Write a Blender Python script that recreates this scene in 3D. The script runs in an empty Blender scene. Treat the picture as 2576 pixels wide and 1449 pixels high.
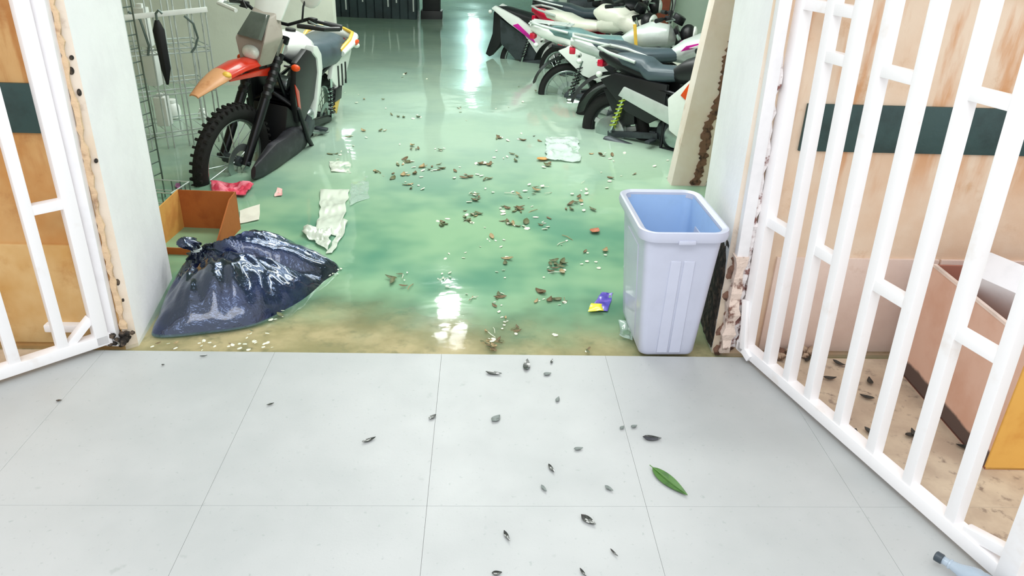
import bpy, bmesh, math, random
from mathutils import noise as mnoise
from mathutils import Vector, Matrix
random.seed(7)
PI = math.pi
SC = bpy.context.scene
COL = SC.collection

# ---------------------------------------------------------------- camera, sky, exposure
FPX, W = 1900.0, 2576.0
PITCH, ROLL, YAW, CAMH = math.radians(26.4), math.radians(2.1), math.radians(2.8), 1.5
fh = Vector((math.sin(YAW), math.cos(YAW), 0)); r0 = Vector((math.cos(YAW), -math.sin(YAW), 0)); zz = Vector((0, 0, 1))
fwd = math.cos(PITCH)*fh - math.sin(PITCH)*zz
d0 = -math.sin(PITCH)*fh - math.cos(PITCH)*zz
Rv = math.cos(ROLL)*r0 - math.sin(ROLL)*d0
Dv = math.cos(ROLL)*d0 + math.sin(ROLL)*r0
cam = bpy.data.cameras.new('camera'); co = bpy.data.objects.new('camera', cam); COL.objects.link(co)
cam.sensor_width = 36.0; cam.lens = FPX/W*36.0; cam.clip_start = .02; cam.clip_end = 200
m = Matrix((Rv, -Dv, -fwd)).transposed().to_4x4(); m.translation = (0, 0, CAMH); co.matrix_world = m
SC.camera = co

wd = bpy.data.worlds.new('sky'); SC.world = wd; wd.use_nodes = True
bgn = wd.node_tree.nodes['Background']; bgn.inputs[0].default_value = (.93, .97, 1.0, 1); bgn.inputs[1].default_value = .93
SC.view_settings.view_transform = 'Standard'; SC.view_settings.look = 'None'
SC.view_settings.gamma = 1; SC.view_settings.use_curve_mapping = False
SC.view_settings.exposure = 0.55

def area(name, loc, rot, sx, sy, power, col):
    l = bpy.data.lights.new(name, 'AREA'); l.shape = 'RECTANGLE'; l.size = sx; l.size_y = sy; l.energy = power; l.color = col
    o = bpy.data.objects.new(name, l); COL.objects.link(o); o.location = loc; o.rotation_euler = rot
    return o
area('garage_fill', (.2, 4.6, 2.66), (0, 0, 0), 2.4, .5, 38, (.96, 1, .96))  # unseen fill lights added to brighten the garage
area('garage_fill', (.2, 6.2, 2.66), (0, 0, 0), 3.0, .5, 46, (.96, 1, .96))
area('garage_fill', (-3.4, 15.5, 2.66), (0, 0, 0), 1.6, .4, 60, (.9, 1, .97))
area('porch_fill', (-.3, .3, 3.0), (math.radians(14), 0, 0), 2.6, .8, 26, (.97, .98, 1))  # unseen fill added over the porch for bright whites and gloss

# ---------------------------------------------------------------- materials
def lin(c):
    if isinstance(c, str):
        c = [int(c[i:i+2], 16) for i in (0, 2, 4)]
    return tuple(((v/255)/12.92 if v/255 <= .04045 else ((v/255+.055)/1.055)**2.4) for v in c)
class NT:
    def __init__(s, name):
        s.m = bpy.data.materials.new(name); s.m.use_nodes = True; s.t = s.m.node_tree
        s.b = s.t.nodes['Principled BSDF']; s.out = s.t.nodes['Material Output']
    def n(s, typ, **kw):
        x = s.t.nodes.new(typ)
        for k, v in kw.items():
            if k in x.inputs.keys() if hasattr(x.inputs, 'keys') else False: x.inputs[k].default_value = v
            else: setattr(x, k, v)
        return x
    def l(s, a, b): s.t.links.new(a, b)
    def noise(s, vec, scale, detail=4, rough=.6):
        x = s.t.nodes.new('ShaderNodeTexNoise'); x.inputs['Scale'].default_value = scale
        x.inputs['Detail'].default_value = detail; x.inputs['Roughness'].default_value = rough
        s.l(vec, x.inputs['Vector']); return x.outputs['Fac']
    def ramp(s, fac, lo, hi):
        x = s.t.nodes.new('ShaderNodeMapRange'); x.interpolation_type = 'SMOOTHSTEP'
        x.inputs['From Min'].default_value = lo; x.inputs['From Max'].default_value = hi
        s.l(fac, x.inputs['Value']); return x.outputs['Result']
    def mix(s, fac, a, b):
        x = s.t.nodes.new('ShaderNodeMix'); x.data_type = 'RGBA'
        if hasattr(fac, 'is_linked'): s.l(fac, x.inputs[0])
        else: x.inputs[0].default_value = fac
        for i, c in ((6, a), (7, b)):
            if hasattr(c, 'is_linked'): s.l(c, x.inputs[i])
            else: x.inputs[i].default_value = (*c, 1)
        return x.outputs[2]
    def math(s, op, a, b=0.0):
        x = s.t.nodes.new('ShaderNodeMath'); x.operation = op
        for i, c in ((0, a), (1, b)):
            if hasattr(c, 'is_linked'): s.l(c, x.inputs[i])
            else: x.inputs[i].default_value = c
        return x.outputs[0]
    def obj(s): return s.t.nodes.new('ShaderNodeTexCoord').outputs['Object']
    def pos(s): return s.t.nodes.new('ShaderNodeNewGeometry').outputs['Position']
    def xyz(s, v):
        x = s.t.nodes.new('ShaderNodeSeparateXYZ'); s.l(v, x.inputs[0]); return x.outputs
    def bump(s, h, strength=.3, dist=.01):
        x = s.t.nodes.new('ShaderNodeBump'); x.inputs['Strength'].default_value = strength; x.inputs['Distance'].default_value = dist
        s.l(h, x.inputs['Height']); s.l(x.outputs[0], s.b.inputs['Normal']); return x
MATS = {}
def mat(name, c, rough=.5, metal=0.0, var=.12, vscale=9.0, bump=0.0, bscale=40.0, coat=0.0, c2=None, alpha=1.0, trans=0.0, emit=0.0, amt=(.45, .7)):
    if name in MATS: return MATS[name]
    N = NT(name); c = lin(c); v = N.obj()
    d = lin(c2) if c2 else tuple(x*(1-var*2) for x in c)
    f = N.ramp(N.noise(v, vscale), *amt)
    N.l(N.mix(f, c, d), N.b.inputs['Base Color'])
    N.b.inputs['Roughness'].default_value = rough; N.b.inputs['Metallic'].default_value = metal
    N.b.inputs['Coat Weight'].default_value = coat; N.b.inputs['Alpha'].default_value = alpha
    N.b.inputs['Transmission Weight'].default_value = trans
    if bump: N.bump(N.noise(v, bscale), bump, .01)
    if emit:
        N.b.inputs['Emission Color'].default_value = (*c, 1); N.b.inputs['Emission Strength'].default_value = emit
    MATS[name] = N.m; return N.m

# ---------------------------------------------------------------- mesh helpers
class MB:
    def __init__(s): s.v = []; s.f = []; s.mi = []; s.cur = 0
    def add(s, vs, fs):
        o = len(s.v); s.v += [tuple(p) for p in vs]
        for f in fs: s.f.append([i+o for i in f]); s.mi.append(s.cur)
        return s
    def box(s, c, d, rz=0.0, M=None):
        x, y, z = d[0]/2, d[1]/2, d[2]/2
        vs = [Vector((i*x, j*y, k*z)) for i in (-1, 1) for j in (-1, 1) for k in (-1, 1)]
        R = M or Matrix.Rotation(rz, 3, 'Z')
        vs = [R @ p + Vector(c) for p in vs]
        return s.add(vs, [(0, 1, 3, 2), (4, 6, 7, 5), (0, 4, 5, 1), (2, 3, 7, 6), (0, 2, 6, 4), (1, 5, 7, 3)])
    def loft(s, rings, cap=True, closed=False):
        n = len(rings[0]); vs = [p for r in rings for p in r]; fs = []
        K = len(rings)
        for k in range(K if closed else K-1):
            a, b = k*n, ((k+1) % K)*n
            for i in range(n):
                j = (i+1) % n; fs.append((a+i, a+j, b+j, b+i))
        if cap and not closed: fs += [tuple(range(n))[::-1], tuple((K-1)*n+i for i in range(n))]
        return s.add(vs, fs)
    def tube(s, pts, r, n=8, cap=True, closed=False):
        pts = [Vector(p) for p in pts]; rs = r if isinstance(r, (list, tuple)) else [r]*len(pts)
        rings = []; up = None; K = len(pts)
        for i, p in enumerate(pts):
            if closed: t = pts[(i+1) % K]-pts[i-1]
            else: t = pts[min(i+1, K-1)]-pts[max(i-1, 0)]
            t.normalize()
            if up is None: up = Vector((0, 0, 1)) if abs(t.z) < .9 else Vector((1, 0, 0))
            u = (up - t*up.dot(t)).normalized(); w = t.cross(u); up = u
            rings.append([p + u*math.cos(a)*rs[i] + w*math.sin(a)*rs[i] for a in (2*PI*k/n for k in range(n))])
        return s.loft(rings, cap, closed)
    def cyl(s, a, b, r, r2=None, n=16): return s.tube([a, b], [r, r if r2 is None else r2], n)
    def beam(s, a, b, w, d, side):
        a, b = Vector(a), Vector(b); t = (b-a).normalized(); u = Vector(side); u = (u-t*u.dot(t)).normalized(); v = t.cross(u)
        q = [(-1, -1), (1, -1), (1, 1), (-1, 1)]
        return s.loft([[p+u*i*w/2+v*j*d/2 for i, j in q] for p in (a, b)])
    def prism(s, poly, y0, y1):            # polygon in x,z extruded along y
        return s.loft([[(x, y0, z) for x, z in poly], [(x, y1, z) for x, z in poly]])
    def prism_z(s, poly, z0, z1):
        return s.loft([[(x, y, z0) for x, y in poly], [(x, y, z1) for x, y in poly]])
    def sphere(s, c, r, n=12, m=8):
        r = r if isinstance(r, (tuple, list)) else (r, r, r)
        rings = []
        for j in range(1, m):
            t = PI*j/m
            rings.append([(c[0]+r[0]*math.sin(t)*math.cos(2*PI*i/n), c[1]+r[1]*math.sin(t)*math.sin(2*PI*i/n), c[2]+r[2]*math.cos(t)) for i in range(n)])
        o = len(s.v); s.loft(rings, False)
        s.add([(c[0], c[1], c[2]+r[2]), (c[0], c[1], c[2]-r[2])], [])
        t0, b0 = len(s.v)-2, len(s.v)-1
        for i in range(n):
            j = (i+1) % n
            s.f.append([t0, o+i, o+j]); s.mi.append(s.cur)
            s.f.append([b0, o+(m-2)*n+j, o+(m-2)*n+i]); s.mi.append(s.cur)
        return s
    def torus(s, c, R, r, n=40, k=10, ax='y', sq=1.0):
        rings = []
        for i in range(n):
            a = 2*PI*i/n; ring = []
            for j in range(k):
                b = 2*PI*j/k; rr = R+r*math.cos(b); w = r*sq*math.sin(b)
                p = (rr*math.cos(a), w, rr*math.sin(a)) if ax == 'y' else (rr*math.cos(a), rr*math.sin(a), w)
                ring.append((c[0]+p[0], c[1]+p[1], c[2]+p[2]))
            rings.append(ring)
        return s.loft(rings, False, True)
    def ell(s, secs, n=14, e=2.4):         # loft along x: (x, zc, half width, half height)
        rings = []
        for x, zc, hw, hh in secs:
            ring = []
            for k in range(n):
                a = 2*PI*k/n; ca, sa = math.cos(a), math.sin(a)
                ring.append((x, hw*math.copysign(abs(ca)**(2/e), ca), zc+hh*math.copysign(abs(sa)**(2/e), sa)))
            rings.append(ring)
        return s.loft(rings)
    def obj(s, name, mt, parent=None, bevel=0.0, smooth=35, loc=None, seg=2, kind=None, label=None, sub=0):
        me = bpy.data.meshes.new(name); me.from_pydata(s.v, [], s.f)
        for q in (mt if isinstance(mt, (list, tuple)) else [mt]): me.materials.append(q)
        me.polygons.foreach_set('material_index', s.mi)
        bm = bmesh.new(); bm.from_mesh(me)
        bmesh.ops.remove_doubles(bm, verts=bm.verts, dist=1e-6)
        bmesh.ops.recalc_face_normals(bm, faces=bm.faces)
        if bevel:
            es = [e for e in bm.edges if len(e.link_faces) == 2 and e.calc_face_angle() > math.radians(32)]
            bmesh.ops.bevel(bm, geom=es, offset=bevel, segments=seg, profile=.6, affect='EDGES', clamp_overlap=True)
        if smooth:
            for f in bm.faces: f.smooth = True
        bm.to_mesh(me); bm.free()
        if smooth: me.set_sharp_from_angle(angle=math.radians(smooth))
        o = bpy.data.objects.new(name, me); COL.objects.link(o)
        if parent: o.parent = parent
        if loc: o.location = loc
        if kind: o['kind'] = kind
        if label: o['label'] = label
        return o
def tag(o, label, cat, group=None):
    o['label'] = label; o['category'] = cat
    if group: o['group'] = group
    return o
def thing(name, label, cat, loc=(0, 0, 0), rz=0.0, group=None):
    o = bpy.data.objects.new(name, None); COL.objects.link(o); o.empty_display_size = .1
    o.location = loc; o.rotation_euler = (0, 0, rz)
    return tag(o, label, cat, group)
def struct(o): o['kind'] = 'structure'; return o
def lerp(a, b, t): return a+(b-a)*t
WZ = -.02           # water surface
GZ = -.30           # garage floor

# ---------------------------------------------------------------- setting
# gate lines on the porch floor (used by the dirt that gathers behind the leaves)
GR0, GR1 = Vector((1.022, 2.468)), Vector((1.352, 1.352))
GL0 = Vector((-1.385, 2.472)); GLd = Vector((-.72, -.69)).normalized()

N = NT('porch_concrete'); v = N.pos(); X = N.xyz(v)
base = N.mix(N.ramp(N.noise(v, 1.6), .35, .7), lin('b9bbba'), lin('aeb1b0'))
base = N.mix(N.ramp(N.noise(v, 60, 2), .62, .8), base, lin('a3a8a6'))
base = N.mix(N.math('MULTIPLY', N.ramp(N.noise(v, 14, 3), .66, .78), .5), base, lin('969c99'))
n_ = Vector((-(GR1-GR0).y, (GR1-GR0).x)).normalized()          # to +x side
dR = N.math('ADD', N.math('MULTIPLY', X[0], n_.x), N.math('ADD', N.math('MULTIPLY', X[1], n_.y), -n_.dot(GR0)))
dR = N.math('ADD', dR, N.math('MULTIPLY', N.math('ADD', N.noise(v, 7), -.5), .10))
dirt = N.ramp(dR, -.01, .05)
nl = Vector((GLd.y, -GLd.x)); nl = nl if nl.x < 0 else -nl
dL = N.math('ADD', N.math('MULTIPLY', X[0], nl.x), N.math('ADD', N.math('MULTIPLY', X[1], nl.y), -nl.dot(GL0)))
dL = N.math('ADD', dL, N.math('MULTIPLY', N.math('ADD', N.noise(v, 7), -.5), .08))
dirt = N.math('MAXIMUM', dirt, N.ramp(dL, .0, .05))
dcol = N.mix(N.ramp(N.noise(v, 6), .35, .65), lin('d9c6aa'), lin('bca58c'))
dcol = N.mix(N.ramp(N.noise(v, 22), .55, .7), dcol, lin('8a7462'))
N.l(N.mix(N.math('MULTIPLY', dirt, .85), base, dcol), N.b.inputs['Base Color'])
N.l(N.math('ADD', .28, N.math('MULTIPLY', N.noise(v, 5), .3)), N.b.inputs['Roughness'])
N.bump(N.noise(v, 90), .08, .004); M_porch = N.m
M_joint = mat('tile_joint', 'a4a8a6', .9)

fl = struct(MB().box((0, .7, -.206), (9, 3.5, .4)).obj('floor', M_joint))
fl.data.name = 'floor'
tw, th = .622, .816
for j in range(-1, 3):
    for i in range(-4, 5):
        x0, x1 = -.137+(i-1)*tw, -.137+i*tw
        y1 = 2.45-j*th; y0 = y1-th
        if j == -1: continue
        x0 += .0003; x1 -= .0003; y0 += .0003
        if j > 0: y1 -= .0003
        MB().box(((x0+x1)/2, (y0+y1)/2, -.01), (x1-x0, y1-y0, .02)).obj('tile', M_porch, fl, bevel=.0005, seg=1, smooth=0)

# flooded garage floor: a worn step that slopes down under the water
N = NT('ramp_concrete'); v = N.pos()
c = N.mix(N.ramp(N.noise(v, 3.5), .35, .65), lin('cdb588'), lin('a08f60'))
c = N.mix(N.ramp(N.noise(v, 12), .5, .75), c, lin('8a8058'))
N.l(c, N.b.inputs['Base Color']); N.b.inputs['Roughness'].default_value = .8; N.bump(N.noise(v, 40), .4, .01); M_ramp = N.m
prof = [(2.449, -.03), (2.75, -.045), (3.1, -.09), (3.7, GZ), (19.2, GZ)]
mb = MB(); K = len(prof)
mb.add([(x, y, z) for x in (-5, 5) for y, z in prof] + [(x, y, -.6) for x in (-5, 5) for y in (2.449, 19.2)],
       [(i, i+1, K+i+1, K+i) for i in range(K-1)] + [(2*K, 2*K+2, 2*K+3, 2*K+1)])
struct(mb.obj('floor_garage', M_ramp, smooth=0))

# plaster walls
def plaster(name, a, b, stain, stainamt=(.55, .75), extra=None):
    N = NT(name); v = N.pos(); X = N.xyz(v)
    c = N.mix(N.ramp(N.noise(v, 3), .35, .7), lin(a), lin(b))
    st = N.ramp(N.noise(v, 5.5, 6, .65), *stainamt)
    c = N.mix(N.math('MULTIPLY', st, .75), c, lin(stain))
    if extra:
        n2 = N.t.nodes.new('ShaderNodeMapping'); n2.inputs['Scale'].default_value = (9, 9, 1.6); N.l(v, n2.inputs[0])
        dr = N.math('MULTIPLY', N.ramp(N.noise(n2.outputs[0], 1.0, 5), .46, .62), N.ramp(X[2], .55, .82))
        c = N.mix(N.math('MULTIPLY', dr, .8), c, lin(extra))
    N.l(c, N.b.inputs['Base Color']); N.b.inputs['Roughness'].default_value = .75
    N.bump(N.noise(v, 30, 6), .25, .008); return N.m
M_wl = plaster('facade_plaster_left', 'd9ae74', 'c98f4e', 'a86a34', (.5, .75), 'b87636')
M_wr = plaster('facade_plaster_right', 'e9d3bb', 'e0c0a2', 'c08a50', (.58, .78), 'cf9360')
M_wlow = plaster('plinth_plaster_left', 'e2c088', 'cf9e58', 'b5793a', (.5, .75))
M_wlowr = plaster('plinth_plaster_right', 'e8d3c6', 'dcc3b6', 'b88f6c', (.6, .8))
M_jamb = plaster('jamb_white_plaster', 'fbfafb', 'f3f1f3', 'cfc2ba', (.66, .85))
M_jambedge = plaster('jamb_worn_edge', 'eedfcf', 'e6cfb4', 'a98a70', (.55, .72))
M_green = mat('green_band_paint', '2f4a48', .45, var=.2, vscale=6, bump=.15)
M_rot = mat('rotten_plaster', '7a5a4a', .95, c2='3a2c26', vscale=25, bump=.9, bscale=35)
M_rough_blk = mat('rough_black', '2c2723', .95, c2='6a5a4c', vscale=30, bump=.9, bscale=50)

def facade(name, poly, x0, x1, ma, mlow, zt):
    mb = MB(); n = len(poly)
    w = mb.prism_z(poly, -.6, zt)
    return struct(w.obj(name, [ma, M_jamb, M_jambedge], smooth=0))
wl = facade('wall_left', [(-6, 2.51), (-1.335, 2.51), (-1.30, 2.54), (-1.375, 3.1), (-6, 3.1)], 0, 0, M_wl, M_wlow, 2.75)
wr = facade('wall_right', [(6, 2.51), (.96, 2.51), (.925, 2.54), (.985, 3.12), (6, 3.12)], 0, 0, M_wr, M_wlowr, 2.75)
for o in (wl, wr):
    for p in o.data.polygons:
        nx = p.normal
        if abs(nx.x) > .9: p.material_index = 1
        elif abs(nx.x) > .3 and nx.y < 0: p.material_index = 2
for par, sgn, x0, x1, ml in ((wl, -1, -5.9, -1.44, M_wlow), (wr, 1, 1.09, 5.9, M_wlowr)):
    w_ = (x1-x0); cx = (x0+x1)/2
    MB().box((cx, 2.506, .88), (w_, .012, .162)).obj('painted_band', M_green, par, bevel=.003, label='dark green painted band')
    xs = x0 if sgn > 0 else x1
    for k in range(5):                       # plinth slabs under the joint line, a dark gap between them
        a, b = xs+sgn*k*.62+sgn*.004, xs+sgn*(k+1)*.62-sgn*.004
        MB().box(((a+b)/2, 2.506, .2), (abs(b-a), .014, .398)).obj('plinth_slab', ml, par, bevel=.004)
    MB().box((cx, 2.505, 1.345), (w_, .03, .035)).obj('ledge', M_jambedge, par, bevel=.006)
# lintel over the opening, then the garage shell behind
M_in = mat('garage_plaster', 'dde0d4', .8, var=.05, vscale=2, bump=.1)
M_ing = mat('garage_plaster_green', 'cfe0d2', .8, var=.06, vscale=2, bump=.1)
M_ceil = mat('ceiling_paint', 'dfe6e0', .9, var=.04)
struct(MB().box((0, 2.81, 2.6), (2.4, .58, .3)).obj('wall_lintel', M_jamb, smooth=0))
struct(MB().box((-.5, 10.85, 2.82), (9.4, 16.7, .12)).obj('ceiling', M_ceil, smooth=0))
struct(MB().box((-3.2, 7.27, 1.1), (3.72, .14, 3.4)).obj('wall_back_left', M_in, smooth=0))
struct(MB().box((-5.06, 11.1, 1.1), (.12, 16.2, 3.4)).obj('wall_side_left', M_in, smooth=0))
struct(MB().box((3.5, 11.1, 1.1), (.12, 16.2, 3.4)).obj('wall_side_right', M_ing, smooth=0))
struct(MB().box((2.2, 10.07, 1.1), (2.5, .14, 3.4)).obj('wall_back_right', M_ing, smooth=0))
M_far = mat('far_wall', '7d9896', .8, var=.12, vscale=1.5)
struct(MB().box((-.8, 19.1, 1.1), (8.6, .16, 3.4)).obj('wall_far', M_far, smooth=0))

# water: murky green, shallow and clearer over the step
N = NT('flood_water'); v = N.pos(); X = N.xyz(v)
gcol = N.mix(N.ramp(N.noise(v, 1.5, 3), .36, .66), lin('97be98'), lin('63997f'))  # murk swirls that also carry the light and dark of soft waves
gcol = N.mix(N.math('MULTIPLY', N.ramp(X[1], 3.4, 5.6), .75), gcol, lin('b0c4b6'))  # pale wall reflection on the far water put into the colour
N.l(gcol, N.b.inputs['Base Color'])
N.b.inputs['Roughness'].default_value = .05; N.b.inputs['IOR'].default_value = 1.36
mp = N.t.nodes.new('ShaderNodeMapping'); mp.inputs['Scale'].default_value = (1, 1.35, 1); mp.inputs['Rotation'].default_value = (0, 0, .35); N.l(v, mp.inputs[0])
h = N.math('ADD', N.math('MULTIPLY', N.noise(mp.outputs[0], 5, 2, .5), 1.0), N.math('MULTIPLY', N.noise(mp.outputs[0], 26, 2, .5), .12))
N.bump(h, .12, .012)
dp = N.math('ADD', X[1], N.math('MULTIPLY', N.math('ADD', N.noise(v, 3.2, 3), -.5), .55))
dp = N.math('SUBTRACT', dp, N.math('MULTIPLY', N.ramp(X[0], .1, -.7), .22))
N.l(N.math('ADD', .14, N.math('MULTIPLY', N.ramp(dp, 2.40, 3.05), .83)), N.b.inputs['Alpha'])
M_water = N.m
mb = MB(); nx_, ny_ = 60, 110
def wy(t): return 2.452+16.5*t**2.2
vs = []; fs = []
for j in range(ny_+1):
    for i in range(nx_+1):
        x = -4.98+8.4*i/nx_; y = wy(j/ny_)
        if j == 0: y += .006*math.sin(x*9)+.004*math.sin(x*23+1)
        a = min(1, (y-2.45)*1.5)
        z = WZ + a*(.0030*math.sin(3.1*x+2.2*y)+.0022*math.sin(-2.3*x+5.1*y+1)+.0018*math.sin(7.7*x+3.9*y+2))
        vs.append((x, y, z))
for j in range(ny_):
    for i in range(nx_):
        a = j*(nx_+1)+i; fs.append((a, a+1, a+nx_+2, a+nx_+1))
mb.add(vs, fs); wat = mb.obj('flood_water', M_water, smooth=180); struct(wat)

# ---------------------------------------------------------------- gates
M_gate = mat('gate_white_paint', 'f7f4f4', .38, var=.03, vscale=7, c2='ece4df', amt=(.6, .8), bump=.05)
M_rust = mat('rusty_white_paint', 'f0e9e8', .7, c2='8a5f58', vscale=22, amt=(.5, .62), bump=.5, bscale=60)
M_frame = mat('frame_white_paint', 'f3f0f1', .5, var=.04, vscale=6)
def gate(name, label, p0, d, length, bars, spaced, lean, zl, ztop, wt):
    d = Vector((d[0], d[1], 0)).normalized(); g = thing(name, label, 'gate', (p0[0], p0[1], 0), math.atan2(d.y, d.x))
    # local: x along the leaf, y across
    z0, z1 = .022, 2.05
    def P(s, z): return (s+lean*z/1.25, 0, z)
    def bar(nm, s, w, t=.038, a=z0+.02, b=z1):
        return MB().beam(P(s, a), P(s, b), w, t, (1, 0, 0)).obj(nm, M_gate, g, bevel=.004)
    bar('hinge_stile', 0.012, .046, .046, z0)
    MB().beam(P(-.02, z0+.018), P(length+.03, z0+.018), .042, .046, (0, 0, 1)).obj('bottom_rail', M_gate, g, bevel=.004)
    MB().beam(P(0, z1), P(length, z1), .042, .04, (0, 0, 1)).obj('top_rail', M_gate, g, bevel=.004)
    for s in bars: bar('bar', s, wt)
    bar('lock_stile', length, .052, .05, z0)
    ss = [0.012]+list(bars)+[length]
    for i in range(len(ss)-1):
        for z in spaced(i):
            MB().beam(P(ss[i], z), P(ss[i+1], z), .034, .034, (0, 0, 1)).obj('spacer', M_gate, g, bevel=.003)
    return g, P
Rd = GR1-GR0
bR = [.157, .273, .389, .538, .687, .835, .989]
def spR(i):
    r = []
    if i % 2 == 0: r += [.556, 1.70]
    else: r += [1.14]
    if i <= 1: r += [1.275]
    return r
gR, PR = gate('steel_gate', 'white steel bar gate standing open beside the grey bin and cardboard box', GR0, Rd, 1.175, bR, spR, -.05, 0, 0, .035)
MB().beam((1.175, 0, .30), (.99, 0, .05), .03, .03, (0, 1, 0)).obj('corner_brace', M_gate, gR, bevel=.003) if False else None
MB().beam((1.03, 0, .062), (1.16, 0, .10), .03, .03, (0, 1, 0)).obj('corner_brace', M_gate, gR, bevel=.003)
mb = MB(); mb.beam((.035, -.03, .05), (-.004, -.03, .24), .03, .014, (1, 0, 0)); mb.beam((.035, -.03, .05), (.075, -.026, .03), .03, .014, (0, 0, 1))
mb.obj('hinge_strap', M_gate, gR, bevel=.003)
# ragged rusty weld along the hinge side
def rag(mb, pts, w, t, n, amp):
    rings = []
    for k in range(n+1):
        f = k/n*(len(pts)-1); i = min(int(f), len(pts)-2); p = Vector(pts[i]).lerp(Vector(pts[i+1]), f-i)
        wa, wb = w*(.6+random.random()*amp), w*(.6+random.random()*amp); tt = t*(.6+random.random()*.8)
        rings.append([p+Vector((-wa, -tt, 0)), p+Vector((wb, -tt*.8, 0)), p+Vector((wb, tt, 0)), p+Vector((-wa, tt, 0))])
    return mb.loft(rings)
rag(MB(), [(-.034, 0, .04), (-.06, 0, .6), (-.085, 0, 1.3)], .012, .016, 60, 1.0).obj('rusted_edge', M_rust, gR, smooth=0)

bL = [.140, .292, .44, .585, .73, .875]
def spL(i): return [.575, 1.70] if i % 2 == 0 else [1.14]
gL, PL = gate('steel_gate', 'white steel bar gate standing open before the orange plaster wall', GL0, GLd, 1.02, bL, spL, .0, 0, 0, .036)
MB().beam((.125, 0, .05), (.03, 0, .135), .028, .028, (0, 1, 0)).obj('corner_brace', M_gate, gL, bevel=.003)
M_tape = mat('blue_tape', '2c46b4', .5)
MB().sphere((.02, -.025, 1.21), (.012, .006, .02), 10, 6).obj('blue_mark', M_tape, gL, label='blue paint blob')

# door frames fixed to the pillars
t = MB(); t.beam((-1.366, 2.492, .0), (-1.332, 2.492, 2.45), .048, .03, (1, 0, 0))
tr = t.obj('trim_left', M_frame, bevel=.004); struct(tr)
mb = MB(); rag(mb, [(-1.325, 2.507, .06), (-1.322, 2.507, .75), (-1.318, 2.507, 1.5)], .004, .004, 70, 3.0)
mb.obj('peeling_edge', mat('peeling_plaster', 'dfc09c', .9, c2='8a6248', vscale=9, bump=.7, amt=(.5, .7)), tr, smooth=0)
mb = MB(); mb.beam((.955, 2.492, .40), (.925, 2.49, 2.45), .042, .035, (1, 0, 0))
tr2 = mb.obj('trim_right', M_frame, bevel=.004); struct(tr2)
rag(MB(), [(.955, 2.49, .0), (.957, 2.49, .2), (.953, 2.49, .41)], .022, .02, 14, .8).obj('rotten_end', mat('rotten_jamb', 'e2cdbf', .9, c2='7a5548', vscale=20, bump=.8, amt=(.5, .65)), tr2, smooth=0)
rag(MB(), [(.985, 2.50, .02), (.975, 2.50, .6), (.945, 2.50, 1.5)], .012, .012, 60, 1.4).obj('rotten_strip', M_rust, tr2, smooth=0)
# crumbled plaster at the feet of both pillars
def chunk(c, r):
    mb = MB(); mb.sphere((0, 0, 0), r, 7, 5)
    mb.v = [(x*(.7+random.random()*.6), y*(.7+random.random()*.6), z*(.6+random.random()*.5)) for x, y, z in mb.v]
    return mb
M_ch = mat('plaster_chip', 'b79f88', .95, c2='5e4638', vscale=30, bump=.5)
for k in range(16):
    mb = chunk(None, random.uniform(.010, .026))
    o = mb.obj('plaster_chip', M_ch if k % 3 else M_rot, smooth=0, loc=(1.13+random.random()*.17, 2.455+random.uniform(-.02, .03), .012+random.random()*.004))
    tag(o, 'crumbled plaster chip at the wall foot behind the gate bars by the bin', 'plaster chip', 'plaster crumbs behind the bin-side gate')
rb = MB()
for k in range(30):
    c = Vector((-1.345+random.uniform(-.05, .05), 2.495+random.uniform(-.03, .02), random.uniform(.0, .05)))
    q = chunk(None, random.uniform(.008, .02)); rb.add([Vector(p)+c for p in q.v], q.f)
rb.obj('dark_patch', M_rough_blk, wl, smooth=0, kind='stuff', label='black mouldy crumbling plaster')
for c, rx, rz in (((-1.322, 2.53, .245), .010, .018), ((-1.318, 2.535, .17), .008, .012), ((-1.31, 2.532, .93), .006, .012), ((-1.305, 2.534, .70), .005, .008), ((-1.318, 2.526, 1.00), .009, .013), ((-1.31, 2.532, 1.04), .006, .008)):
    MB().sphere(c, (rx, .012, rz), 9, 6).obj('hole', M_rough_blk, wl)
rb = MB()
for k in range(34):
    z = random.random()**1.5*.40
    c = Vector((.93+random.uniform(-.01, .06), 2.503+random.uniform(-.004, .004), z)); q = chunk(None, random.uniform(.008, .022)); rb.add([Vector((p[0], p[1]*.3, p[2]*1.3))+c for p in q.v], q.f)
rb.obj('decayed_patch', M_rot, wr, smooth=0, kind='stuff', label='dark decayed plaster')
rb = MB(); vs = []; fs = []; nj, nk = 10, 22  # dark rough sheet over the lower part of the reveal
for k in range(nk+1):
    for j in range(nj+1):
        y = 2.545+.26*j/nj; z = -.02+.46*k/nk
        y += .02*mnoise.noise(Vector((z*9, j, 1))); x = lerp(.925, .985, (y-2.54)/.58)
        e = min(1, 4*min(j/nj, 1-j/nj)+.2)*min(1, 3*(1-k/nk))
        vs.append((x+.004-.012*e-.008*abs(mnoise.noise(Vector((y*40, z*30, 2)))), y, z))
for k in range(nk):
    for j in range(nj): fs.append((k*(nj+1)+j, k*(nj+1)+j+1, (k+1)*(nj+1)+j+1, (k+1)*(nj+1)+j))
rb.add(vs, fs); rb.obj('dark_patch', M_rough_blk, wr, smooth=0, label='rough black patch beside the bin')
# dirty ledge piece behind the left gate
MB().box((-1.53, 2.495, .075), (.13, .05, .03)).obj('ledge_stub', M_jamb, wl, bevel=.006)

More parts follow.
